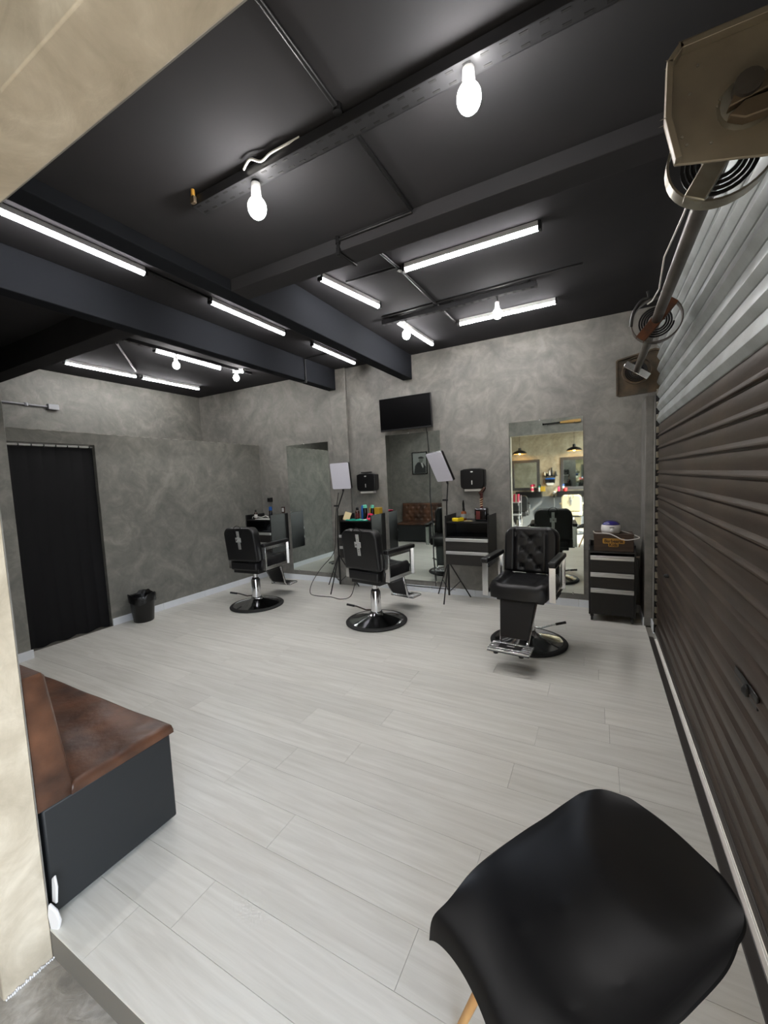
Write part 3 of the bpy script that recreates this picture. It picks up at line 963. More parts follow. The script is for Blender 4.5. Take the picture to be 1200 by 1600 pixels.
def make_barber_chair(name, label, uph='black_vinyl', base='base_chrome'):
    t = thing(name, label, 'barber chair', (0, 0, 0), 0, 'barber chairs')
    bs = MB().lathe([(0.30, 0.028), (0.20, 0.055), (0.11, 0.078), (0.075, 0.095), (0.066, 0.12), (0.0, 0.12)], 48, cap=False).build('base', base, t, angle=60)
    MB().lathe([(0.325, 0.0), (0.338, 0.004), (0.340, 0.014), (0.330, 0.024), (0.298, 0.030), (0.296, 0.0)], 48, cap=False).build('base_rim', 'black_rubber', bs)
    cl_ = MB().lathe([(0.058, 0.11), (0.056, 0.33), (0.050, 0.35), (0.030, 0.352), (0.030, 0.47)], 28).build('column', 'chrome', t)
    MB().lathe([(0.040, 0.343), (0.042, 0.352), (0.040, 0.368), (0.032, 0.372)], 24).build('collar', 'black_rubber', cl_)
    lv = MB().tube([(0.03, 0.03, 0.135), (0.10, 0.06, 0.13), (0.20, 0.10, 0.165), (0.23, 0.115, 0.17)], 0.008, 8).build('pump_lever', 'chrome', t)
    MB().tube([(0.22, 0.11, 0.168), (0.30, 0.15, 0.185)], 0.012, 10).build('lever_grip', 'black_rubber', lv)
    box_part('seat_frame', (-0.20, 0.20, -0.28, 0.16, 0.455, 0.505), 'black_vinyl', t, 0.008)
    # seat cushion: grid top with side bolsters
    nu, nv = 24, 20
    F = []; B = []
    for j in range(nv + 1):
        v = j / nv
        y = -0.38 + 0.52 * v
        for i in range(nu + 1):
            u = -1 + 2 * i / nu
            w_ = 0.255 - 0.02 * (1 - v) ** 2
            x = w_ * u
            ed = max(0, min(1, (w_ - abs(x)) / 0.035, (y + 0.38) / 0.035, (0.14 - y) / 0.035))
            k = math.sqrt(1 - (1 - ed) ** 2)
            top = 0.595 + 0.030 * k
            top += 0.016 * max(0, min(1, (abs(x) - 0.14) / 0.05)) * k
            top -= 0.010 * math.exp(-(abs(x) - 0.15) ** 2 / (2 * 0.008 ** 2)) * k
            top += 0.004 * math.sin(x * 23 + y * 17) * math.sin(y * 31) * k
            F.append((x, y + 0.03 * abs(u) ** 3 * (1 - v), top)); B.append((x * 0.97, y + 0.03 * abs(u) ** 3 * (1 - v), 0.500))
    MB().grid_closed(F, B, nu, nv).build('seat', uph, t, angle=60)
    # backrest
    bk = rounded_cushion(0.245, 0.435, 0.10, 0.02, 0.085, 44, 44, back_front).build('backrest', uph, t, angle=70)
    bk.location = (0, 0.165, 0.618); bk.rotation_euler = (R(-7), 0, 0)
    b0 = None
    for bx, bz in BTN:
        if b0 is None:
            b0 = MB().lathe([(0.0, -0.003), (0.007, 0.0), (0.005, 0.004), (0.0, 0.005)], 10, Matrix.Rotation(PI / 2, 4, 'X'), cap=False).build('button', 'bottle_black', bk)
            o = b0
        else:
            o = b0.copy(); COL.objects.link(o); o.parent = bk
        o.location = (bx, -0.054, bz)
    hr = box_part('headrest_bracket', (-0.020, 0.020, 0.044, 0.050, 0.165, 0.395), 'alu', bk, 0.002)
    box_part('bracket_plate', (-0.042, 0.042, 0.049, 0.056, 0.255, 0.315), 'alu', hr, 0.006)
    MB().lathe([(0.012, 0), (0.012, 0.016), (0.006, 0.02)], 14, Matrix.Translation((0.004, 0.056, 0.285)) @ Matrix.Rotation(-PI / 2, 4, 'X')).build('knob', 'chrome', hr)
    for z in (0.185, 0.21, 0.235, 0.34):
        MB().lathe([(0.004, 0), (0.004, 0.0015)], 8, Matrix.Translation((0, 0.0495, z)) @ Matrix.Rotation(-PI / 2, 4, 'X')).build('bolt', 'bottle_black', hr)
    MB().torus((0, 0.04, 0.40), 0.062, 0.004, 'y', 24, 6).build('pillow_seam', 'bottle_black', bk)
    # post between seat and back, and the lower back cover
    box_part('back_post', (-0.045, 0.045, 0.13, 0.165, 0.50, 0.72), 'black_vinyl', t, 0.006)
    box_part('rear_cover', (-0.205, 0.205, 0.11, 0.20, 0.50, 0.60), uph, t, 0.02, seg=3)
    # arm frames
    for s in (-1, 1):
        x0 = s * 0.278
        a = MB()
        a.box(x0 - 0.006, x0 + 0.006, -0.335, -0.295, 0.50, 0.79)
        a.box(x0 - 0.006, x0 + 0.006, 0.085, 0.125, 0.50, 0.79)
        a.box(x0 - 0.006, x0 + 0.006, -0.295, 0.085, 0.50, 0.54)
        a.box(x0 - 0.006, x0 + 0.006, -0.295, 0.085, 0.755, 0.79)
        a.box(x0 - 0.026, x0 + 0.026, -0.340, -0.332, 0.50, 0.79)
        a.box(x0 - 0.026, x0 + 0.026, 0.122, 0.130, 0.50, 0.79)
        fr = a.build('arm_frame', 'chrome_soft', t, 0.002)
        pd = MB().box(x0 - 0.034, x0 + 0.034, -0.355, 0.145, 0.79, 0.835).build('arm_pad', uph, t, 0.014, seg=3)
        box_part('arm_bracket', (min(x0, s * 0.2), max(x0, s * 0.2), -0.15, 0.05, 0.475, 0.497), 'dark_chrome', fr, 0.003)
    # leg apron with chrome edge rods
    ap = MB()
    vs = [(-0.150, -0.330, 0.53), (0.150, -0.330, 0.53), (0.112, -0.475, 0.205), (-0.112, -0.475, 0.205),
          (-0.150, -0.300, 0.53), (0.150, -0.300, 0.53), (0.112, -0.450, 0.195), (-0.112, -0.450, 0.195)]
    ap.add(vs, [(0, 1, 2, 3), (7, 6, 5, 4), (0, 4, 5, 1), (1, 5, 6, 2), (2, 6, 7, 3), (3, 7, 4, 0)])
    apo = ap.build('leg_apron', uph, t, 0.004)
    for s in (-1, 1):
        MB().tube([(s * 0.153, -0.300, 0.52), (s * 0.112, -0.452, 0.19), (s * 0.105, -0.50, 0.150), (s * 0.105, -0.60, 0.150)], 0.009, 8).build('side_rod', 'chrome', apo)
    # footrest
    ft = MB()
    for k in range(5):
        y0 = -0.49 - k * 0.036
        ft.box(-0.165, 0.165, y0 - 0.030, y0, 0.155, 0.172)
    fo = ft.build('footrest', 'chrome_soft', t, 0.004)
    box_part('footrest_tray', (-0.165, 0.165, -0.667, -0.49, 0.148, 0.157), 'dark_chrome', fo, 0.003)
    box_part('badge', (-0.09, 0.09, -0.61, -0.53, 0.1722, 0.1745), 'dark_metal', fo, 0.001)
    box_part('mark', (-0.03, 0.03, -0.577, -0.563, 0.1745, 0.1752), 'photo_white', fo, 0)
    for s in (-1, 1):
        MB().lathe([(0.018, 0.130), (0.020, 0.135), (0.020, 0.150)], 14, Matrix.Translation((s * 0.10, -0.64, 0))).build('bumper', 'black_rubber', fo)
    return t
chair_r = make_barber_chair('barber_chair', 'black tufted barber chair facing the entrance, on a round chrome base')
chair_m = copy_tree(chair_r); chair_l = copy_tree(chair_r)
place(chair_r, (-0.575, 3.80, 0), R(-5), 'black tufted barber chair turned towards the entrance, by the right mirror', 'barber chairs')
place(chair_m, (-2.17, 3.78, 0), R(180 - 10), 'black barber chair seen from behind, in the middle of the room', 'barber chairs')
place(chair_l, (-3.94, 3.75, 0), R(180 + 4), 'black barber chair seen from behind, nearest the left wall', 'barber chairs')

# ================================================================== SHELL ARMCHAIR IN FRONT
def make_shell_chair():
    t = thing('shell_armchair', 'black moulded plastic armchair with pale wooden legs in the foreground', 'chair', (0, 0, 0))
    # centre line (y, z) from the front lip to the top of the back; half width; edge rise; edge flare
    cy_ = [-0.265, -0.246, -0.213, -0.151, -0.067, 0.019, 0.102, 0.172, 0.217, 0.246, 0.269, 0.286, 0.297]
    cz_ = [0.391, 0.422, 0.430, 0.419, 0.393, 0.384, 0.402, 0.433, 0.483, 0.534, 0.579, 0.613, 0.636]
    cl_ = list(zip(cy_, cz_))
    hw = [0.190, 0.201, 0.207, 0.219, 0.234, 0.233, 0.231, 0.232, 0.232, 0.226, 0.210, 0.184, 0.146]
    rise = [-0.030, -0.013, 0.004, 0.058, 0.105, 0.137, 0.140, 0.129, 0.096, 0.055, 0.017, -0.013, -0.030]
    fwd = [-0.041, -0.044, -0.028, -0.009, 0.010, 0.013, 0.007, -0.004, -0.005, 0.001, 0.007, 0.011, 0.016]
    def interp(a, s):
        n = len(a) - 1; x = s * n; i = min(int(x), n - 1); f = x - i
        g = lambda q: a[max(0, min(n, q))]
        p0, p1, p2, p3 = g(i - 1), g(i), g(i + 1), g(i + 2)
        return 0.5 * (2 * p1 + (p2 - p0) * f + (2 * p0 - 5 * p1 + 4 * p2 - p3) * f * f + (3 * p1 - p0 - 3 * p2 + p3) * f ** 3)
    NV, NU = 60, 44
    cy = [c[0] for c in cl_]; cz = [c[1] for c in cl_]
    P = []
    dimp = [(-0.085, -0.09), (0.085, -0.09), (-0.085, 0.055), (0.085, 0.055)]
    for j in range(NV + 1):
        s = j / NV
        y0, z0 = interp(cy, s), interp(cz, s)
        W, rs, fw = interp(hw, s), interp(rise, s), interp(fwd, s)
        for i in range(NU + 1):
            u = -1 + 2 * i / NU
            au = abs(u)
            e = au ** 2.105
            x = W * (u * (1 - 0.10 * au ** 6))
            lip = 0.016 * max(0, au - 0.93) / 0.07 * max(0.0, min(1.0, (rs - 0.09) / 0.05))      # rolled outer lip on the arms
            z = z0 + rs * e - 0.5 * lip * (1 if rs > 0.03 else 0.3)
            x += math.copysign(lip * 0.9, u) if au > 0.93 else 0
            y = y0 + fw * e
            for dx, dy in dimp:
                q = (x - dx) ** 2 + (y - dy) ** 2
                if z < 0.5: z -= 0.007 * math.exp(-q / (2 * 0.009 ** 2))
            P.append(Vector((x, y, z)))
    W1 = NU + 1
    # thickness along approximate normals
    Q = []
    for j in range(NV + 1):
        for i in range(NU + 1):
            a = P[min(j + 1, NV) * W1 + i] - P[max(j - 1, 0) * W1 + i]
            b = P[j * W1 + min(i + 1, NU)] - P[j * W1 + max(i - 1, 0)]
            n = b.cross(a)
            n = n.normalized() if n.length > 1e-9 else Vector((0, 0, 1))
            Q.append(P[j * W1 + i] - n * 0.006)
    sh_ = MB().grid_closed(P, Q, NU, NV).build('shell', 'shell_plastic', t, angle=50)
    # legs and wire brace
    for sx, sy in ((-1, -1), (1, -1), (-1, 1), (1, 1)):
        lg = MB().tube([(sx * 0.115, sy * 0.10 - 0.02, 0.345), (sx * 0.205, sy * 0.195 - 0.02, 0.0)], [0.0155, 0.0105], 14).build('leg', 'wood_leg', t)
        MB().tube([(sx * 0.09, sy * 0.07 - 0.02, 0.352), (sx * 0.122, sy * 0.108 - 0.02, 0.322)], [0.012, 0.0165], 10).build('leg_bracket', 'black_plastic', lg)
    br = MB()
    for a, b in (((-0.155, -0.15), (0.155, 0.11)), ((0.155, -0.15), (-0.155, 0.11)), ((-0.155, -0.15), (0.155, -0.15)), ((-0.155, 0.11), (0.155, 0.11))):
        br.tube([(a[0], a[1], 0.295), (0 if a[0] * b[0] < 0 and a[1] != b[1] else (a[0] + b[0]) / 2, (a[1] + b[1]) / 2, 0.335 if a[1] != b[1] else 0.295), (b[0], b[1], 0.295)], 0.006, 8)
    br.build('wire_brace', 'black_plastic', t)
    box_part('seat_mount', (-0.11, 0.11, -0.12, 0.08, 0.345, 0.360), 'black_plastic', t, 0.004)
    return t
shell = make_shell_chair()
place(shell, (-0.054, 0.974, 0), R(-44.2))

# ================================================================== BENCH
bn = thing('bench', 'brown leather bench with black vinyl base against the entrance wall', 'bench', (-1.768, YF1, 0))
BL = 2.70
box_part('base', (-BL, 0.0, 0.022, 0.515, 0.02, 0.425), 'bench_black', bn, 0.008)
nu, nv = 90, 28
F = []; B = []
def ease(t):
    return 0.5 * t + 0.5 * (0.5 - 0.5 * math.cos(PI * t))
for j in range(nv + 1):
    v = ease(ease(j / nv)); y = 0.115 + 0.415 * v
    for i in range(nu + 1):
        u = i / nu; x = -BL - 0.004 + (BL + 0.010) * (1 - (1 - u) ** 1.8)
        ed = max(0, min(1, (x + BL + 0.004) / 0.02, (0.006 - x) / 0.02, (0.53 - y) / 0.02, (y - 0.115) / 0.02))
        k = math.sqrt(1 - (1 - ed) ** 2)
        wr_ = 0.004 * math.sin(x * 9 + y * 21) * math.sin(x * 4.3 - y * 13) * k
        F.append((x, y, 0.440 + 0.028 * k + wr_)); B.append((x, y, 0.424))
MB().grid_closed(F, B, nu, nv).build('seat_cushion', 'brown_leather', bn, angle=60)
# wedge backrest, tufted front
btn = [(-0.16 - 0.165 * i - (0.0825 if r_ % 2 else 0), 0.12 + 0.10 * r_) for r_ in range(4) for i in range(15)]
nu, nv = 150, 26
F = []; B = []
for j in range(nv + 1):
    v = j / nv
    z = 0.425 + 0.50 * v
    yb = 0.012 + 0.0 * v
    yf = 0.135 - 0.055 * v
    for i in range(nu + 1):
        x = -BL + (BL) * i / nu
        ed = max(0, min(1, (x + BL) / 0.025, -x / 0.025, (1 - v) / 0.05))
        k = math.sqrt(1 - (1 - ed) ** 2)
        d = 0.0
        for bx, bz in btn:
            q = (x - bx) ** 2 + (z - 0.425 - bz) ** 2
            if q < 0.01:
                d += 0.022 * math.exp(-q / (2 * 0.022 ** 2))
        F.append((x, yf - 0.014 + 0.014 * k - d * min(1, max(0, (-0.12 - x) / 0.05)) * k, z)); B.append((x, yb, z))
bk = MB().grid_closed(F, B, nu, nv).build('backrest', 'brown_leather', bn, angle=60)
b0 = None
for bx, bz in btn:
    if bx < -BL + 0.1: continue
    if b0 is None:
        b0 = MB().lathe([(0.0, 0.0), (0.010, 0.002), (0.008, 0.006), (0.0, 0.008)], 10, Matrix.Rotation(-PI / 2, 4, 'X'), cap=False).build('button', 'brown_leather', bk)
        o = b0
    else:
        o = b0.copy(); COL.objects.link(o); o.parent = bk
    v = (bz) / 0.5
    o.location = (bx, 0.135 - 0.055 * v - 0.020, 0.425 + bz)
for x in (-0.06, -BL + 0.06):
    for y in (0.06, 0.46):
        MB().lathe([(0.02, 0), (0.022, 0.022)], 12, Matrix.Translation((x, y, 0))).build('foot', 'black_rubber', bn)

# broken plaster and a scrap at the foot of the jamb
db = MB()
db.prism([(-0.014, -0.03), (0.02, -0.012), (0.032, 0.03), (0.022, 0.075), (-0.005, 0.10), (-0.016, 0.05)], 'y', 0.0, 0.012)
tag(db.build('tile_scrap', 'debris_white', None, 0.004, loc=(XP + 0.012, YF1 + 0.004, 0.012), rot=(R(8), R(6), R(20))), 'broken white tile scrap at the foot of the entrance jamb', 'scrap')
d2 = MB().prism([(-0.012, 0.0), (0.014, 0.0), (0.022, 0.06), (0.012, 0.10), (-0.006, 0.085)], 'y', 0.0, 0.008)
tag(d2.build('wrapper_scrap', 'debris_white', None, 0.003, loc=(XP + 0.006, YF1 + 0.016, 0.09), rot=(R(-4), R(-4), R(4))), 'curled white scrap tucked behind the bench end', 'scrap')
cr = MB()
for k in range(26):
    y = YF0 + 0.004 + k * 0.0053
    h_ = 0.006 + 0.010 * abs(math.sin(k * 1.7)) * random.random()
    cr.box(XP + 0.0005, XP + 0.005 + 0.004 * random.random(), y, y + 0.0045, ZL + 0.0005, ZL + h_)
tag(cr.build('plaster_edge', 'debris_white', None, 0.0015), 'chipped white plaster line along the bottom of the jamb', 'plaster', kind='stuff')

# ================================================================== CURTAIN AND BIN
cu = thing('curtain', 'black floor-length pleated curtain filling the doorway', 'curtain', (XL - 0.045, 1.72, 0.0))
nu, nv = 96, 14
F = []; B = []
def fold(y):
    p = y / 0.80 * 6.5 + 0.2
    return 0.010 * abs(math.sin(PI * p)) ** 0.6 + 0.003 * math.sin(2 * PI * p * 0.43 + 1.0)
for j in range(nv + 1):
    v = j / nv
    for i in range(nu + 1):
        y = 0.80 * i / nu
        zb = 0.012 + 0.010 * math.sin(y * 30)
        z = zb + (2.055 - zb) * v
        x = fold(y + 0.02 * math.sin(v * 2)) * (1.25 - 0.55 * v)
        F.append((x + 0.002, y, z)); B.append((x - 0.002, y, z))
MB().grid_closed(F, B, nu, nv).build('cloth', 'curtain_black', cu, angle=70)
MB().tube([(0.0, -0.02, 2.068), (0.0, 0.81, 2.068)], 0.006, 8).build('rail', 'white_plastic', cu)
hk = None
for i in range(8):
    if hk is None:
        hk = MB().box(-0.008, 0.008, -0.004, 0.004, -0.02, 0.012).build('hook', 'bottle_black', cu)
        o = hk
    else:
        o = hk.copy(); COL.objects.link(o); o.parent = cu
    o.location = (0, 0.04 + i * 0.105, 2.066)

bi = thing('waste_bin', 'black waste bin with a black liner against the left wall', 'waste bin', (-4.83, 2.80, 0))
MB().lathe([(0.10, 0.0), (0.108, 0.01), (0.135, 0.30), (0.137, 0.305), (0.130, 0.305), (0.104, 0.012), (0.0, 0.012)], 28, cap=False).build('bucket', 'black_plastic', bi)
vs = []; fs = []; n = 56
prof = [(0.126, 0.24), (0.134, 0.325), (0.141, 0.332), (0.146, 0.315), (0.143, 0.27), (0.142, 0.235)]
for k, (r_, z) in enumerate(prof):
    for i in range(n):
        a = 2 * PI * i / n
        q = 0.004 * math.sin(a * 9 + k) + 0.003 * math.sin(a * 17 + 2 * k)
        vs.append(((r_ + q) * math.cos(a), (r_ + q) * math.sin(a), z + 0.018 * math.sin(a * 3 + 0.7) * (1 if k in (1, 2, 3) else 0.8) + q))
for k in range(len(prof) - 1):
    for i in range(n):
        j = (i + 1) % n
        fs.append((k * n + i, k * n + j, (k + 1) * n + j, (k + 1) * n + i))
MB().add(vs, fs).build('liner', 'bag_black', bi, angle=80)

# ================================================================== TROLLEY BY THE SHUTTER
ct = thing('drawer_trolley', 'black drawer trolley on castors in the right corner', 'trolley', (-0.09, 4.60, 0))
W, D = 0.42, 0.385
for x in (0, W - 0.016):
    MB().prism([(0.0, 0.07), (0.0, 0.745), (0.05, 0.795), (D, 0.795), (D, 0.07)], 'x', x, x + 0.016).build('side_panel', 'black_wood', ct, 0.002)
box_part('top', (0.016, W - 0.016, 0.002, D, 0.715, 0.733), 'black_wood', ct, 0.002)
box_part('bottom', (0.016, W - 0.016, 0.004, D, 0.075, 0.095), 'black_wood', ct, 0.002)
box_part('back_panel', (0.016, W - 0.016, D - 0.012, D, 0.095, 0.79), 'black_wood', ct, 0.002)
for z0, z1, m_ in ((0.098, 0.350, 'black_wood'), (0.356, 0.515, 'black_wood_front'), (0.521, 0.690, 'black_wood_front')):
    d = box_part('drawer', (0.018, W - 0.018, -0.012, D - 0.02, z0, z1 - 0.044), m_, ct, 0.002)
    hd = MB()
    hd.box(0.018, W - 0.018, -0.020, 0.006, z1 - 0.044, z1 - 0.018)
    hd.box(0.018, W - 0.018, -0.016, 0.006, z1 - 0.014, z1)
    hd.box(0.018, W - 0.018, -0.010, 0.006, z1 - 0.020, z1 - 0.010)
    hd.build('handle', 'alu', d, 0.003)
for x in (0.03, W - 0.03):
    for yy in (0.03, D - 0.03):
        c_ = MB().lathe([(0.030, -0.011), (0.032, -0.006), (0.032, 0.006), (0.030, 0.011)], 18, Matrix.Translation((x, yy, 0.032)) @ Matrix.Rotation(PI / 2, 4, 'Y')).build('castor', 'black_rubber', ct)
        box_part('fork', (x - 0.016, x + 0.016, yy - 0.014, yy + 0.014, 0.045, 0.076), 'dark_metal', c_, 0.003)
box_part('towel_bar', (W, W + 0.035, 0.10, 0.12, 0.66, 0.68), 'steel', ct, 0.003)
box_part('hanging_board', (W + 0.002, W + 0.022, 0.05, 0.33, 0.30, 0.66), 'black_wood', ct, 0.002)

bx = thing('wooden_box', 'dark wooden box with a gold sign on the trolley', 'box', (0.135, 4.74, 0.733))
MB().box(-0.175, 0.175, -0.12, 0.12, 0.0, 0.165).build('body', 'box_wood', bx, 0.003)
box_part('lid', (-0.178, 0.178, -0.123, 0.123, 0.165, 0.176), 'box_wood', bx, 0.003)
pts = []
def rrect(x0, x1, z0, z1, r):
    out = []
    for cx, cz, st in ((x1 - r, z1 - r, 0), (x0 + r, z1 - r, 90), (x0 + r, z0 + r, 180), (x1 - r, z0 + r, 270)):
        for k in range(5):
            a = R(st + 22.5 * k); out.append((cx + r * math.cos(a), cz + r * math.sin(a)))
    return out
sg = MB()
sg.prism(rrect(-0.096, 0.098, 0.080, 0.134, 0.012), 'y', -0.1255, -0.121)
sg.prism(rrect(-0.046, 0.044, 0.048, 0.092, 0.010), 'y', -0.1252, -0.121)
sg = sg.build('sign_plate', 'gold', bx, 0.0008)
def lettering(body, size, loc, parent, m, name='lettering', rot=(PI / 2, 0, 0), extrude=0.0006, bold=0.0):
    cu_ = bpy.data.curves.new(name, 'FONT')
    cu_.body = body; cu_.size = size; cu_.extrude = extrude; cu_.align_x = 'CENTER'; cu_.align_y = 'CENTER'
    cu_.offset = bold
    ob = bpy.data.objects.new(name + '_curve', cu_)
    COL.objects.link(ob)
    dg = bpy.context.evaluated_depsgraph_get()
    me = bpy.data.meshes.new_from_object(ob.evaluated_get(dg))
    bpy.data.objects.remove(ob)
    me.materials.clear(); me.materials.append(MATS[m])
    o = bpy.data.objects.new(name, me); COL.objects.link(o)
    o.parent = parent; o.location = loc; o.rotation_euler = rot
    return o
lettering('Barbearia', 0.043, (0.0, -0.126, 0.106), sg, 'ink', bold=0.0009)
lettering('Kids', 0.042, (-0.001, -0.126, 0.068), sg, 'ink', bold=0.0009)

ht = thing('wax_heater', 'white round wax heater with purple lid on the wooden box', 'wax heater', (0.115, 4.73, 0.909))
MB().lathe([(0.078, 0.0), (0.084, 0.006), (0.090, 0.04), (0.086, 0.078), (0.080, 0.086), (0.0, 0.086)], 36, cap=False).build('pot', 'heater_white', ht)
MB().lathe([(0.082, 0.086), (0.080, 0.098), (0.060, 0.117), (0.030, 0.126), (0.0, 0.128)], 36, cap=False).build('lid', 'purple', ht)
MB().lathe([(0.017, 0), (0.016, 0.010), (0.013, 0.012), (0.0, 0.012)], 20, Matrix.Translation((0.008, -0.088, 0.034)) @ Matrix.Rotation(PI / 2, 4, 'X'), cap=False).build('dial', 'white_plastic', ht)
box_part('marking', (-0.014, 0.028, -0.0895, -0.087, 0.060, 0.066), 'photo_dark', ht, 0)
hc = [(0.20, 4.76, 0.93), (0.26, 4.72, 0.915), (0.33, 4.66, 0.895), (0.355, 4.60, 0.882), (0.30, 4.575, 0.868), (0.25, 4.575, 0.86), (0.20, 4.575, 0.868), (0.15, 4.585, 0.895), (0.10, 4.60, 0.915), (0.04, 4.62, 0.917), (-0.01, 4.62, 0.917), (-0.035, 4.615, 0.925), (-0.045, 4.61, 0.94)]
tag(MB().tube(smooth_path(hc), 0.005, 6).build('heater_cord', 'cord_white'), 'white power cord draped over the wooden box', 'cord')

# ================================================================== SMALL THINGS ON THE DRAWER UNITS
ZT = 0.49 + 0.526
def bottle(label, x, y, z, r, h, m, capm, neck=0.5, caph=0.25, lab=None, name='bottle', group=None):
    t = thing(name, label, 'bottle', (x, y, z), 0, group)
    hb_ = h * (1 - caph)
    MB().lathe([(r * 0.92, 0), (r, 0.004), (r, hb_ * 0.82), (r * 0.85, hb_ * 0.93), (r * neck, hb_)], 20).build('body', m, t)
    MB().lathe([(r * neck * 1.1, hb_), (r * neck * 1.15, hb_ + 0.003), (r * neck * 1.05, h - 0.004), (r * neck * 0.7, h)], 16).build('cap', capm, t)
    if lab:
        MB().lathe([(r + 0.0007, hb_ * 0.2), (r + 0.0007, hb_ * 0.68)], 20, cap=False).build('label', lab, t)
    return t
# corner unit
bottle('dark brown bottle with a pale label on the corner drawer unit', -4.87, 4.74, ZT, 0.026, 0.15, 'bottle_brown', 'bottle_black', 0.45, 0.25, 'paper')
bottle('dark bottle with bright blue cap on the corner drawer unit', -4.665, 4.86, ZT, 0.028, 0.19, 'bottle_black', 'blue', 0.85, 0.32)
tag(MB().tube(smooth_path([(-4.93, 4.72, ZT + 0.01), (-4.90, 4.70, ZT + 0.04), (-4.84, 4.70, ZT + 0.05), (-4.76, 4.74, ZT + 0.03), (-4.70, 4.76, ZT + 0.05), (-4.64, 4.72, ZT + 0.06), (-4.60, 4.74, ZT + 0.03), (-4.66, 4.80, ZT + 0.015)]), 0.006, 6).build('white_cord', 'cord_white'), 'tangled white cord lying on the corner drawer unit', 'cord')
tag(box_part('folded_paper', (-4.80, -4.50, 4.645, 4.78, ZT + 0.0005, ZT + 0.012), 'paper', None, 0.003), 'crumpled white paper along the front of the corner unit', 'paper')
cp = MB()
F = []; B = []
for j in range(9):
    for i in range(17):
        a = PI * i / 16; b = PI / 2 * j / 8
        p = (-4.58 + 0.085 * math.cos(a) * math.cos(b), 4.76 - 0.08 * math.sin(a) * math.cos(b), 0.8355 + 0.11 * math.sin(b))
        F.append(p); B.append((p[0], p[1] + 0.002, p[2] - 0.002) if j else (p[0], p[1] + 0.002, p[2]))
cap_t = thing('cap', 'dark grey cap inside the corner drawer unit', 'cap', (0, 0, 0))
cp = MB().lathe([(0.080, 0.0), (0.082, 0.03), (0.070, 0.075), (0.040, 0.10), (0.0, 0.108)], 24, Matrix.Translation((-4.58, 4.78, 0.836)), cap=False).build('crown', 'grey_vinyl', cap_t)
MB().prism([(-4.64, 4.72), (-4.66, 4.67), (-4.62, 4.645), (-4.56, 4.645), (-4.52, 4.68), (-4.53, 4.73)], 'z', 0.838, 0.846).build('visor', 'grey_vinyl', cap_t, 0.002)
# middle unit
bottle('brown bottle with a dark red label on the middle drawer unit', -2.985, 4.80, ZT, 0.030, 0.17, 'bottle_brown', 'bottle_black', 0.6, 0.2, 'maroon')
bottle('tall blue spray bottle on the middle drawer unit', -2.930, 4.86, ZT, 0.026, 0.195, 'blue', 'blue', 0.8, 0.2)
bottle('left black bottle with mint cap on the middle drawer unit', -2.875, 4.83, ZT, 0.030, 0.205, 'bottle_black', 'mint', 0.85, 0.22)
bottle('right black bottle with mint cap on the middle drawer unit', -2.775, 4.86, ZT, 0.026, 0.20, 'bottle_black', 'mint', 0.85, 0.22)
pc = thing('pink_box', 'pink tilted box with black centre on the middle unit', 'box', (-2.745, 4.70, ZT + 0.002), R(-20))
MB().box(-0.042, 0.042, -0.015, 0.015, 0.0, 0.095, Matrix.Rotation(R(-22), 4, 'X')).build('case', 'pink', pc, 0.005)
MB().box(-0.020, 0.020, -0.017, -0.0145, 0.03, 0.07, Matrix.Rotation(R(-22), 4, 'X')).build('window', 'bottle_black', pc, 0.001)
yb_ = thing('glove_box', 'mustard yellow glove carton standing on the middle unit side', 'box', (-2.74, 4.945, ZT))
MB().box(-0.105, 0.05, -0.05, 0.05, 0.0, 0.155).build('carton', 'mustard', yb_, 0.002)
box_part('print', (-0.06, 0.0, -0.0512, -0.0502, 0.03, 0.07), 'paper', yb_, 0)
tag(MB().box(-0.05, 0.05, -0.003, 0.003, 0, 0.12).build('price_card', 'card', None, 0.001, loc=(-3.12, 4.70, ZT + 0.001), rot=(R(-24), R(14), R(8))), 'cream card leaning at the left of the middle drawer unit', 'card')
nu, nv = 20, 6
F = []; B = []
for j in range(nv + 1):
    for i in range(nu + 1):
        x = -3.085 + 0.33 * i / nu; y = 4.637 + 0.13 * j / nv
        z = ZT + 0.010 + 0.006 * math.sin(i * 0.9 + j) + 0.004 * math.sin(i * 2.1)
        F.append((x, y, z)); B.append((x, y, ZT + 0.0008))
tag(MB().grid_closed(F, B, nu, nv).build('towel', 'teal', None, angle=70), 'teal folded towel on the front edge of the middle unit', 'towel')
tag(MB().box(-0.06, 0.06, -0.012, 0.012, 0, 0.014).build('comb', 'paper', None, 0.003, loc=(-2.82, 4.70, ZT + 0.001), rot=(0, 0, R(25))), 'pale comb lying beside the pink box', 'comb')
# right unit
pb = bottle('amber bottle with black pump on the right drawer unit', -1.475, 4.86, ZT, 0.034, 0.15, 'bottle_orange', 'bottle_black', 0.4, 0.25, 'photo_grey')
MB().tube([(0, 0, 0.15), (0.0, -0.005, 0.20), (0.004, -0.012, 0.245)], [0.012, 0.014, 0.006], 10).build('pump', 'bottle_black', pb)
cp_ = thing('hair_clipper', 'yellow hair clipper case lying on the right drawer unit', 'hair clipper', (-1.50, 4.69, ZT + 0.002), R(-12))
MB().prism([(-0.05, -0.055), (0.035, -0.055), (0.06, 0.05), (0.0, 0.06), (-0.035, 0.05)], 'z', 0.0, 0.045).build('case', 'yellow', cp_, 0.01, seg=3)
MB().prism([(-0.028, -0.03), (0.022, -0.03), (0.04, 0.04), (-0.015, 0.045)], 'z', 0.044, 0.049).build('window', 'bottle_black', cp_, 0.003)
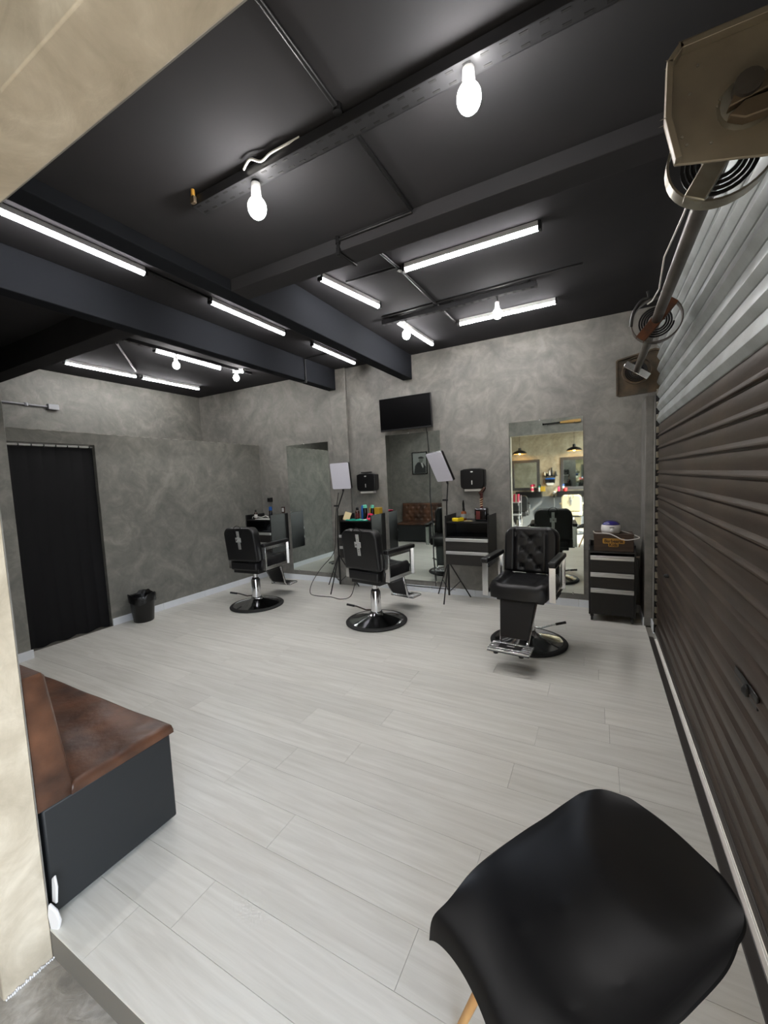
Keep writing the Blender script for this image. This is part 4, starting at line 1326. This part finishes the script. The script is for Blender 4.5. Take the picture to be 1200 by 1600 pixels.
# block with upright wrapped handle
hm = thing('block_ornament', 'grey block ornament with upright wrapped brown handle on the right unit', 'ornament', (-1.235, 4.80, ZT))
MB().box(-0.075, 0.075, -0.055, 0.055, 0.0, 0.155).build('block', 'dark_chrome', hm, 0.018, seg=2)
MB().box(-0.055, -0.005, -0.058, -0.050, 0.02, 0.12).build('front_panel', 'maroon', hm, 0.004)
MB().box(0.015, 0.05, -0.058, -0.050, 0.03, 0.12).build('side_inlay', 'bottle_black', hm, 0.004)
MB().tube([(0.0, 0, 0.15), (0.004, 0, 0.33)], 0.016, 12).build('handle', 'maroon', hm)
for k in range(6):
    z = 0.175 + k * 0.026
    MB().tube([(-0.016, -0.010, z), (0.0, -0.019, z + 0.006), (0.018, -0.010, z + 0.012)], 0.004, 6).build('wrap_band', 'card' if k < 4 else 'bottle_brown', hm)
MB().tube([(-0.022, 0, 0.325), (0.012, 0, 0.350), (0.038, 0, 0.385), (0.046, 0, 0.40)], [0.018, 0.020, 0.018, 0.014], 10).build('pommel', 'bottle_brown', hm)
tag(MB().prism([(-0.05, -0.012), (0.05, -0.016), (0.055, 0.008), (-0.04, 0.014)], 'z', 0, 0.006).build('scissors_case', 'card', None, 0.002, loc=(-1.38, 4.72, ZT + 0.001)), 'thin beige case lying in the middle of the right unit', 'case')

# ================================================================== ON THE ENTRANCE WALL (seen in the mirrors)
pf = thing('framed_portrait', 'black framed grey portrait of a person in a flat cap, above the bench', 'picture', (-3.97, YF1, 1.65))
w2, h = 0.205, 0.56
for b in ((-w2, w2, 0.0, 0.022), (-w2, w2, h - 0.022, h)):
    box_part('frame_rail', (b[0], b[1], 0.001, 0.028, b[2], b[3]), 'bottle_black', pf, 0.003)
for s in (-1, 1):
    box_part('frame_rail', (min(s * w2, s * (w2 - 0.022)), max(s * w2, s * (w2 - 0.022)), 0.001, 0.028, 0.022, h - 0.022), 'bottle_black', pf, 0.003)
pr_ = box_part('print', (-w2 + 0.02, w2 - 0.02, 0.002, 0.010, 0.02, h - 0.02), 'photo_grey', pf, 0)
# print: silhouette shapes (x mirrored because it faces +y)
MB().prism([(-0.16, 0.03), (0.165, 0.03), (0.16, 0.19), (0.10, 0.27), (0.02, 0.315), (-0.06, 0.30), (-0.13, 0.22)], 'y', 0.0102, 0.0115).build('printed_coat', 'photo_dark', pr_, 0)
MB().prism([(0.03, 0.29), (0.075, 0.285), (0.10, 0.20), (0.085, 0.15), (0.05, 0.22)], 'y', 0.0116, 0.0122).build('printed_collar', 'photo_white', pr_, 0)
MB().prism([(-0.005, 0.30), (0.06, 0.285), (0.085, 0.33), (0.105, 0.35), (0.09, 0.37), (0.092, 0.40), (0.0, 0.41), (-0.02, 0.36)], 'y', 0.0116, 0.0124).build('printed_face', 'photo_skin', pr_, 0)
MB().prism([(-0.035, 0.395), (0.125, 0.395), (0.11, 0.42), (0.06, 0.445), (0.0, 0.44), (-0.035, 0.42)], 'y', 0.0125, 0.0132).build('printed_cap', 'photo_dark', pr_, 0)

bt = thing('baseball_bat', 'baseball bat with black grip hung above the entrance opening', 'bat', (-0.68, YF1 + 0.05, 2.60))
bt.rotation_euler = (0, R(-1.0), 0)
MB().lathe([(0.012, -0.38), (0.024, -0.378), (0.024, -0.366), (0.013, -0.355), (0.014, -0.20), (0.018, -0.03)], 20, Matrix.Rotation(PI / 2, 4, 'Y')).build('grip', 'bottle_black', bt)
MB().lathe([(0.018, -0.03), (0.026, 0.06), (0.033, 0.18), (0.034, 0.34), (0.030, 0.365), (0.0, 0.37)], 20, Matrix.Rotation(PI / 2, 4, 'Y')).build('barrel', 'bat_wood', bt)
for x in (-0.28, 0.25):
    MB().tube([(x, -0.049, -0.03), (x, 0.0, -0.04), (x, 0.03, -0.02)], 0.005, 6).build('peg', 'dark_metal', bt)

# ================================================================== THE HALL BEHIND THE CAMERA (seen in the right mirror)
def framed_mirror(label, x0, x1, z0, z1):
    t = thing('framed_mirror', label, 'mirror', ((x0 + x1) / 2, YO, z0), 0, 'framed mirrors in the hall')
    w2 = (x1 - x0) / 2; h = z1 - z0; f = 0.085
    for b in ((-w2, w2, 0, f), (-w2, w2, h - f, h), (-w2, -w2 + f, f, h - f), (w2 - f, w2, f, h - f)):
        box_part('frame_rail', (b[0], b[1], 0.001, 0.03, b[2], b[3]), 'mirror_frame', t, 0.004)
    MB().box(-w2 + f - 0.004, w2 - f + 0.004, 0.001, 0.012, f - 0.004, h - f + 0.004).build('glass', 'mirror', t, smooth=False)
    return t
framed_mirror('grey framed mirror in the hall behind the reclined chair', -0.995, -0.22, 1.02, 1.98)
framed_mirror('grey framed mirror in the hall beside the towel dispenser', -2.42, -1.585, 1.02, 1.965)
def counter(label, x0, x1):
    t = thing('wall_counter', label, 'counter', ((x0 + x1) / 2, YO, 0.80), 0, 'wall counters in the hall')
    w2 = (x1 - x0) / 2
    box_part('top', (-w2, w2, 0.001, 0.34, 0.165, 0.185), 'black_wood', t, 0.003)
    d = box_part('drawer', (-w2 + 0.01, w2 - 0.01, 0.02, 0.34, 0.01, 0.165), 'black_wood', t, 0.003)
    box_part('side', (-w2, -w2 + 0.012, 0.001, 0.33, 0.0, 0.165), 'black_wood', t, 0.002)
    return t
counter('dark wall counter in the hall under the left framed mirror', -2.25, -1.50)
counter('dark wall counter in the hall under the right framed mirror', -1.08, -0.25)
ZCn = 0.985
bottle('pink bottle on the left hall counter', -1.79, YO + 0.22, ZCn, 0.05, 0.22, 'cream', 'pink', 0.8, 0.3, 'pink')
bottle('white bottle with teal cap on the left hall counter', -1.585, YO + 0.2, ZCn, 0.03, 0.17, 'paper', 'teal', 0.6, 0.25)
bottle('black bottle beside the yellow carton on the left hall counter', -1.56, YO + 0.12, ZCn, 0.03, 0.22, 'bottle_black', 'bottle_black', 0.6, 0.25)
tag(box_part('carton', (-1.545, -1.42, YO + 0.12, YO + 0.22, ZCn, ZCn + 0.15), 'mustard', None, 0.003), 'yellow carton at the end of the left hall counter', 'box')
bottle('pink bottle at the end of the right hall counter', -1.04, YO + 0.2, ZCn, 0.03, 0.16, 'pink', 'bottle_black', 0.6, 0.2)
bottle('pale blue bottle on the right hall counter', -0.92, YO + 0.18, ZCn, 0.025, 0.20, 'paper', 'blue', 0.6, 0.3)
tag(MB().lathe([(0.05, 0), (0.055, 0.05), (0.05, 0.09), (0.0, 0.09)], 18, cap=False).build('jar', 'red', None, loc=(-0.86, YO + 0.24, ZCn)), 'red jar on the right hall counter', 'jar')
shf = thing('wall_shelf', 'small black shelf in the hall above the towel dispenser', 'shelf', (-1.27, YO, 1.44))
box_part('board', (-0.20, 0.20, 0.001, 0.12, 0, 0.018), 'bottle_black', shf, 0.002)
for s in (-0.12, 0.12):
    box_part('bracket', (s - 0.01, s + 0.01, 0.001, 0.10, -0.04, 0.0), 'dark_metal', shf, 0.002)
for k, (dx, r_, h_, m_, c_, w_) in enumerate(((-0.14, 0.03, 0.12, 'bottle_black', 'bottle_black', 'dark bottle at the left end'), (-0.03, 0.028, 0.24, 'bottle_black', 'bottle_black', 'tall dark bottle'), (0.03, 0.026, 0.15, 'paper', 'white_plastic', 'white bottle'), (0.10, 0.03, 0.10, 'bottle_black', 'cream', 'short bottle with cream cap'), (0.165, 0.026, 0.11, 'cream', 'white_plastic', 'cream bottle at the right end'))):
    bottle(w_ + ' of the small hall shelf', -1.27 - dx, YO + 0.06, 1.458, r_, h_, m_, c_, 0.6, 0.3, group='bottles on the hall shelf')
dsp = thing('towel_dispenser', 'dark blue towel dispenser with white paper in the hall', 'towel dispenser', (-1.285, YO, 1.16))
MB().prism([(-0.13, 0.06), (-0.145, 0.20), (-0.12, 0.225), (0.12, 0.225), (0.145, 0.20), (0.13, 0.06)], 'y', 0.001, 0.11).build('case', 'bottle_black', dsp, 0.012)
MB().prism([(-0.135, 0.185), (0.135, 0.185), (0.125, 0.222), (-0.125, 0.222)], 'y', 0.111, 0.116).build('top_band', 'blue', dsp, 0.002)
MB().prism([(-0.105, 0.06), (-0.08, 0.0), (0.08, 0.0), (0.105, 0.06), (0.10, 0.075), (-0.10, 0.075)], 'y', 0.02, 0.118).build('paper', 'paper', dsp, 0.01)
hd_ = thing('hair_dryer', 'hair dryer with dangling cord on the hall wall', 'hair dryer', (-1.18, YO + 0.06, 0.93))
MB().lathe([(0.028, -0.07), (0.042, -0.03), (0.045, 0.05), (0.04, 0.07)], 18, Matrix.Rotation(PI / 2, 4, 'X')).build('barrel', 'white_plastic', hd_)
MB().tube([(0, 0, -0.02), (0.0, 0.01, -0.15)], 0.016, 10).build('handle', 'bottle_black', hd_)
box_part('wall_hook', (-0.03, 0.03, -0.059, -0.02, -0.06, 0.0), 'dark_metal', hd_, 0.004)
MB().tube(smooth_path([(0, 0.01, -0.15), (0.01, 0.0, -0.35), (-0.02, -0.02, -0.55), (-0.06, -0.03, -0.66), (-0.2, -0.03, -0.72)]), 0.006, 6).build('cord', 'photo_white', hd_)
def pendant(label, x):
    t = thing('pendant_lamp', label, 'pendant lamp', (x, YO + 0.42, 2.14), 0, 'dome pendants in the hall')
    MB().lathe([(0.205, 0.0), (0.20, 0.025), (0.16, 0.075), (0.08, 0.105), (0.045, 0.115), (0.040, 0.18), (0.025, 0.19), (0.020, 0.187), (0.036, 0.11), (0.075, 0.098), (0.155, 0.068), (0.195, 0.02), (0.20, 0.0)], 36, cap=False).build('shade', 'dark_metal', t)
    MB().lathe([(0.193, 0.002), (0.188, 0.018), (0.150, 0.062), (0.070, 0.092), (0.03, 0.10)], 36, cap=False).build('inner_liner', 'card', t)
    MB().lathe([(0.015, 0.11), (0.035, 0.07), (0.042, 0.035), (0.03, 0.005), (0.0, -0.004)], 18, cap=False).build('bulb', 'warm_bulb', t)
    MB().tube([(0, 0, 0.18), (0, 0, ZC + 0.02 - 2.14)], 0.004, 6).build('cord', 'cord_black', t)
    return t
pendant('dark dome pendant lamp in the hall over the reclined chair', -0.605)
pendant('dark dome pendant lamp in the hall partly hidden by the jamb', -2.10)
hall_chair = make_barber_chair('barber_chair', 'cream sunlit barber chair in the hall facing the framed mirror', 'cream', 'chrome')
place(hall_chair, (-0.60, -1.85, ZL), R(8))
hall_chair2 = copy_tree(chair_r)
place(hall_chair2, (-2.02, -1.9, ZL), R(-12), 'black barber chair in the hall near the jamb', 'barber chairs')
stl = thing('display_stand', 'white narrow display stand with pink packets by the hall jamb', 'stand', (-1.86, -0.55, ZL))
for z in (0.30, 0.62, 0.94):
    box_part('shelf', (-0.12, 0.12, -0.16, 0.16, z, z + 0.015), 'white_plastic', stl, 0.002)
for x in (-0.12, 0.11):
    for y_ in (-0.16, 0.15):
        box_part('post', (x, x + 0.012, y_, y_ + 0.012, 0.0, 1.12), 'white_plastic', stl, 0.002)
for k in range(4):
    tag(box_part('packet', (-1.94 + 0.045 * k, -1.905 + 0.045 * k, -0.62, -0.48, ZL + 0.956, ZL + 1.15), 'pink' if k % 2 else 'cream', None, 0.003), '%s packet on the white hall stand' % ('leftmost cream', 'left pink', 'right cream', 'rightmost pink')[k], 'packet', 'packets on the hall stand')
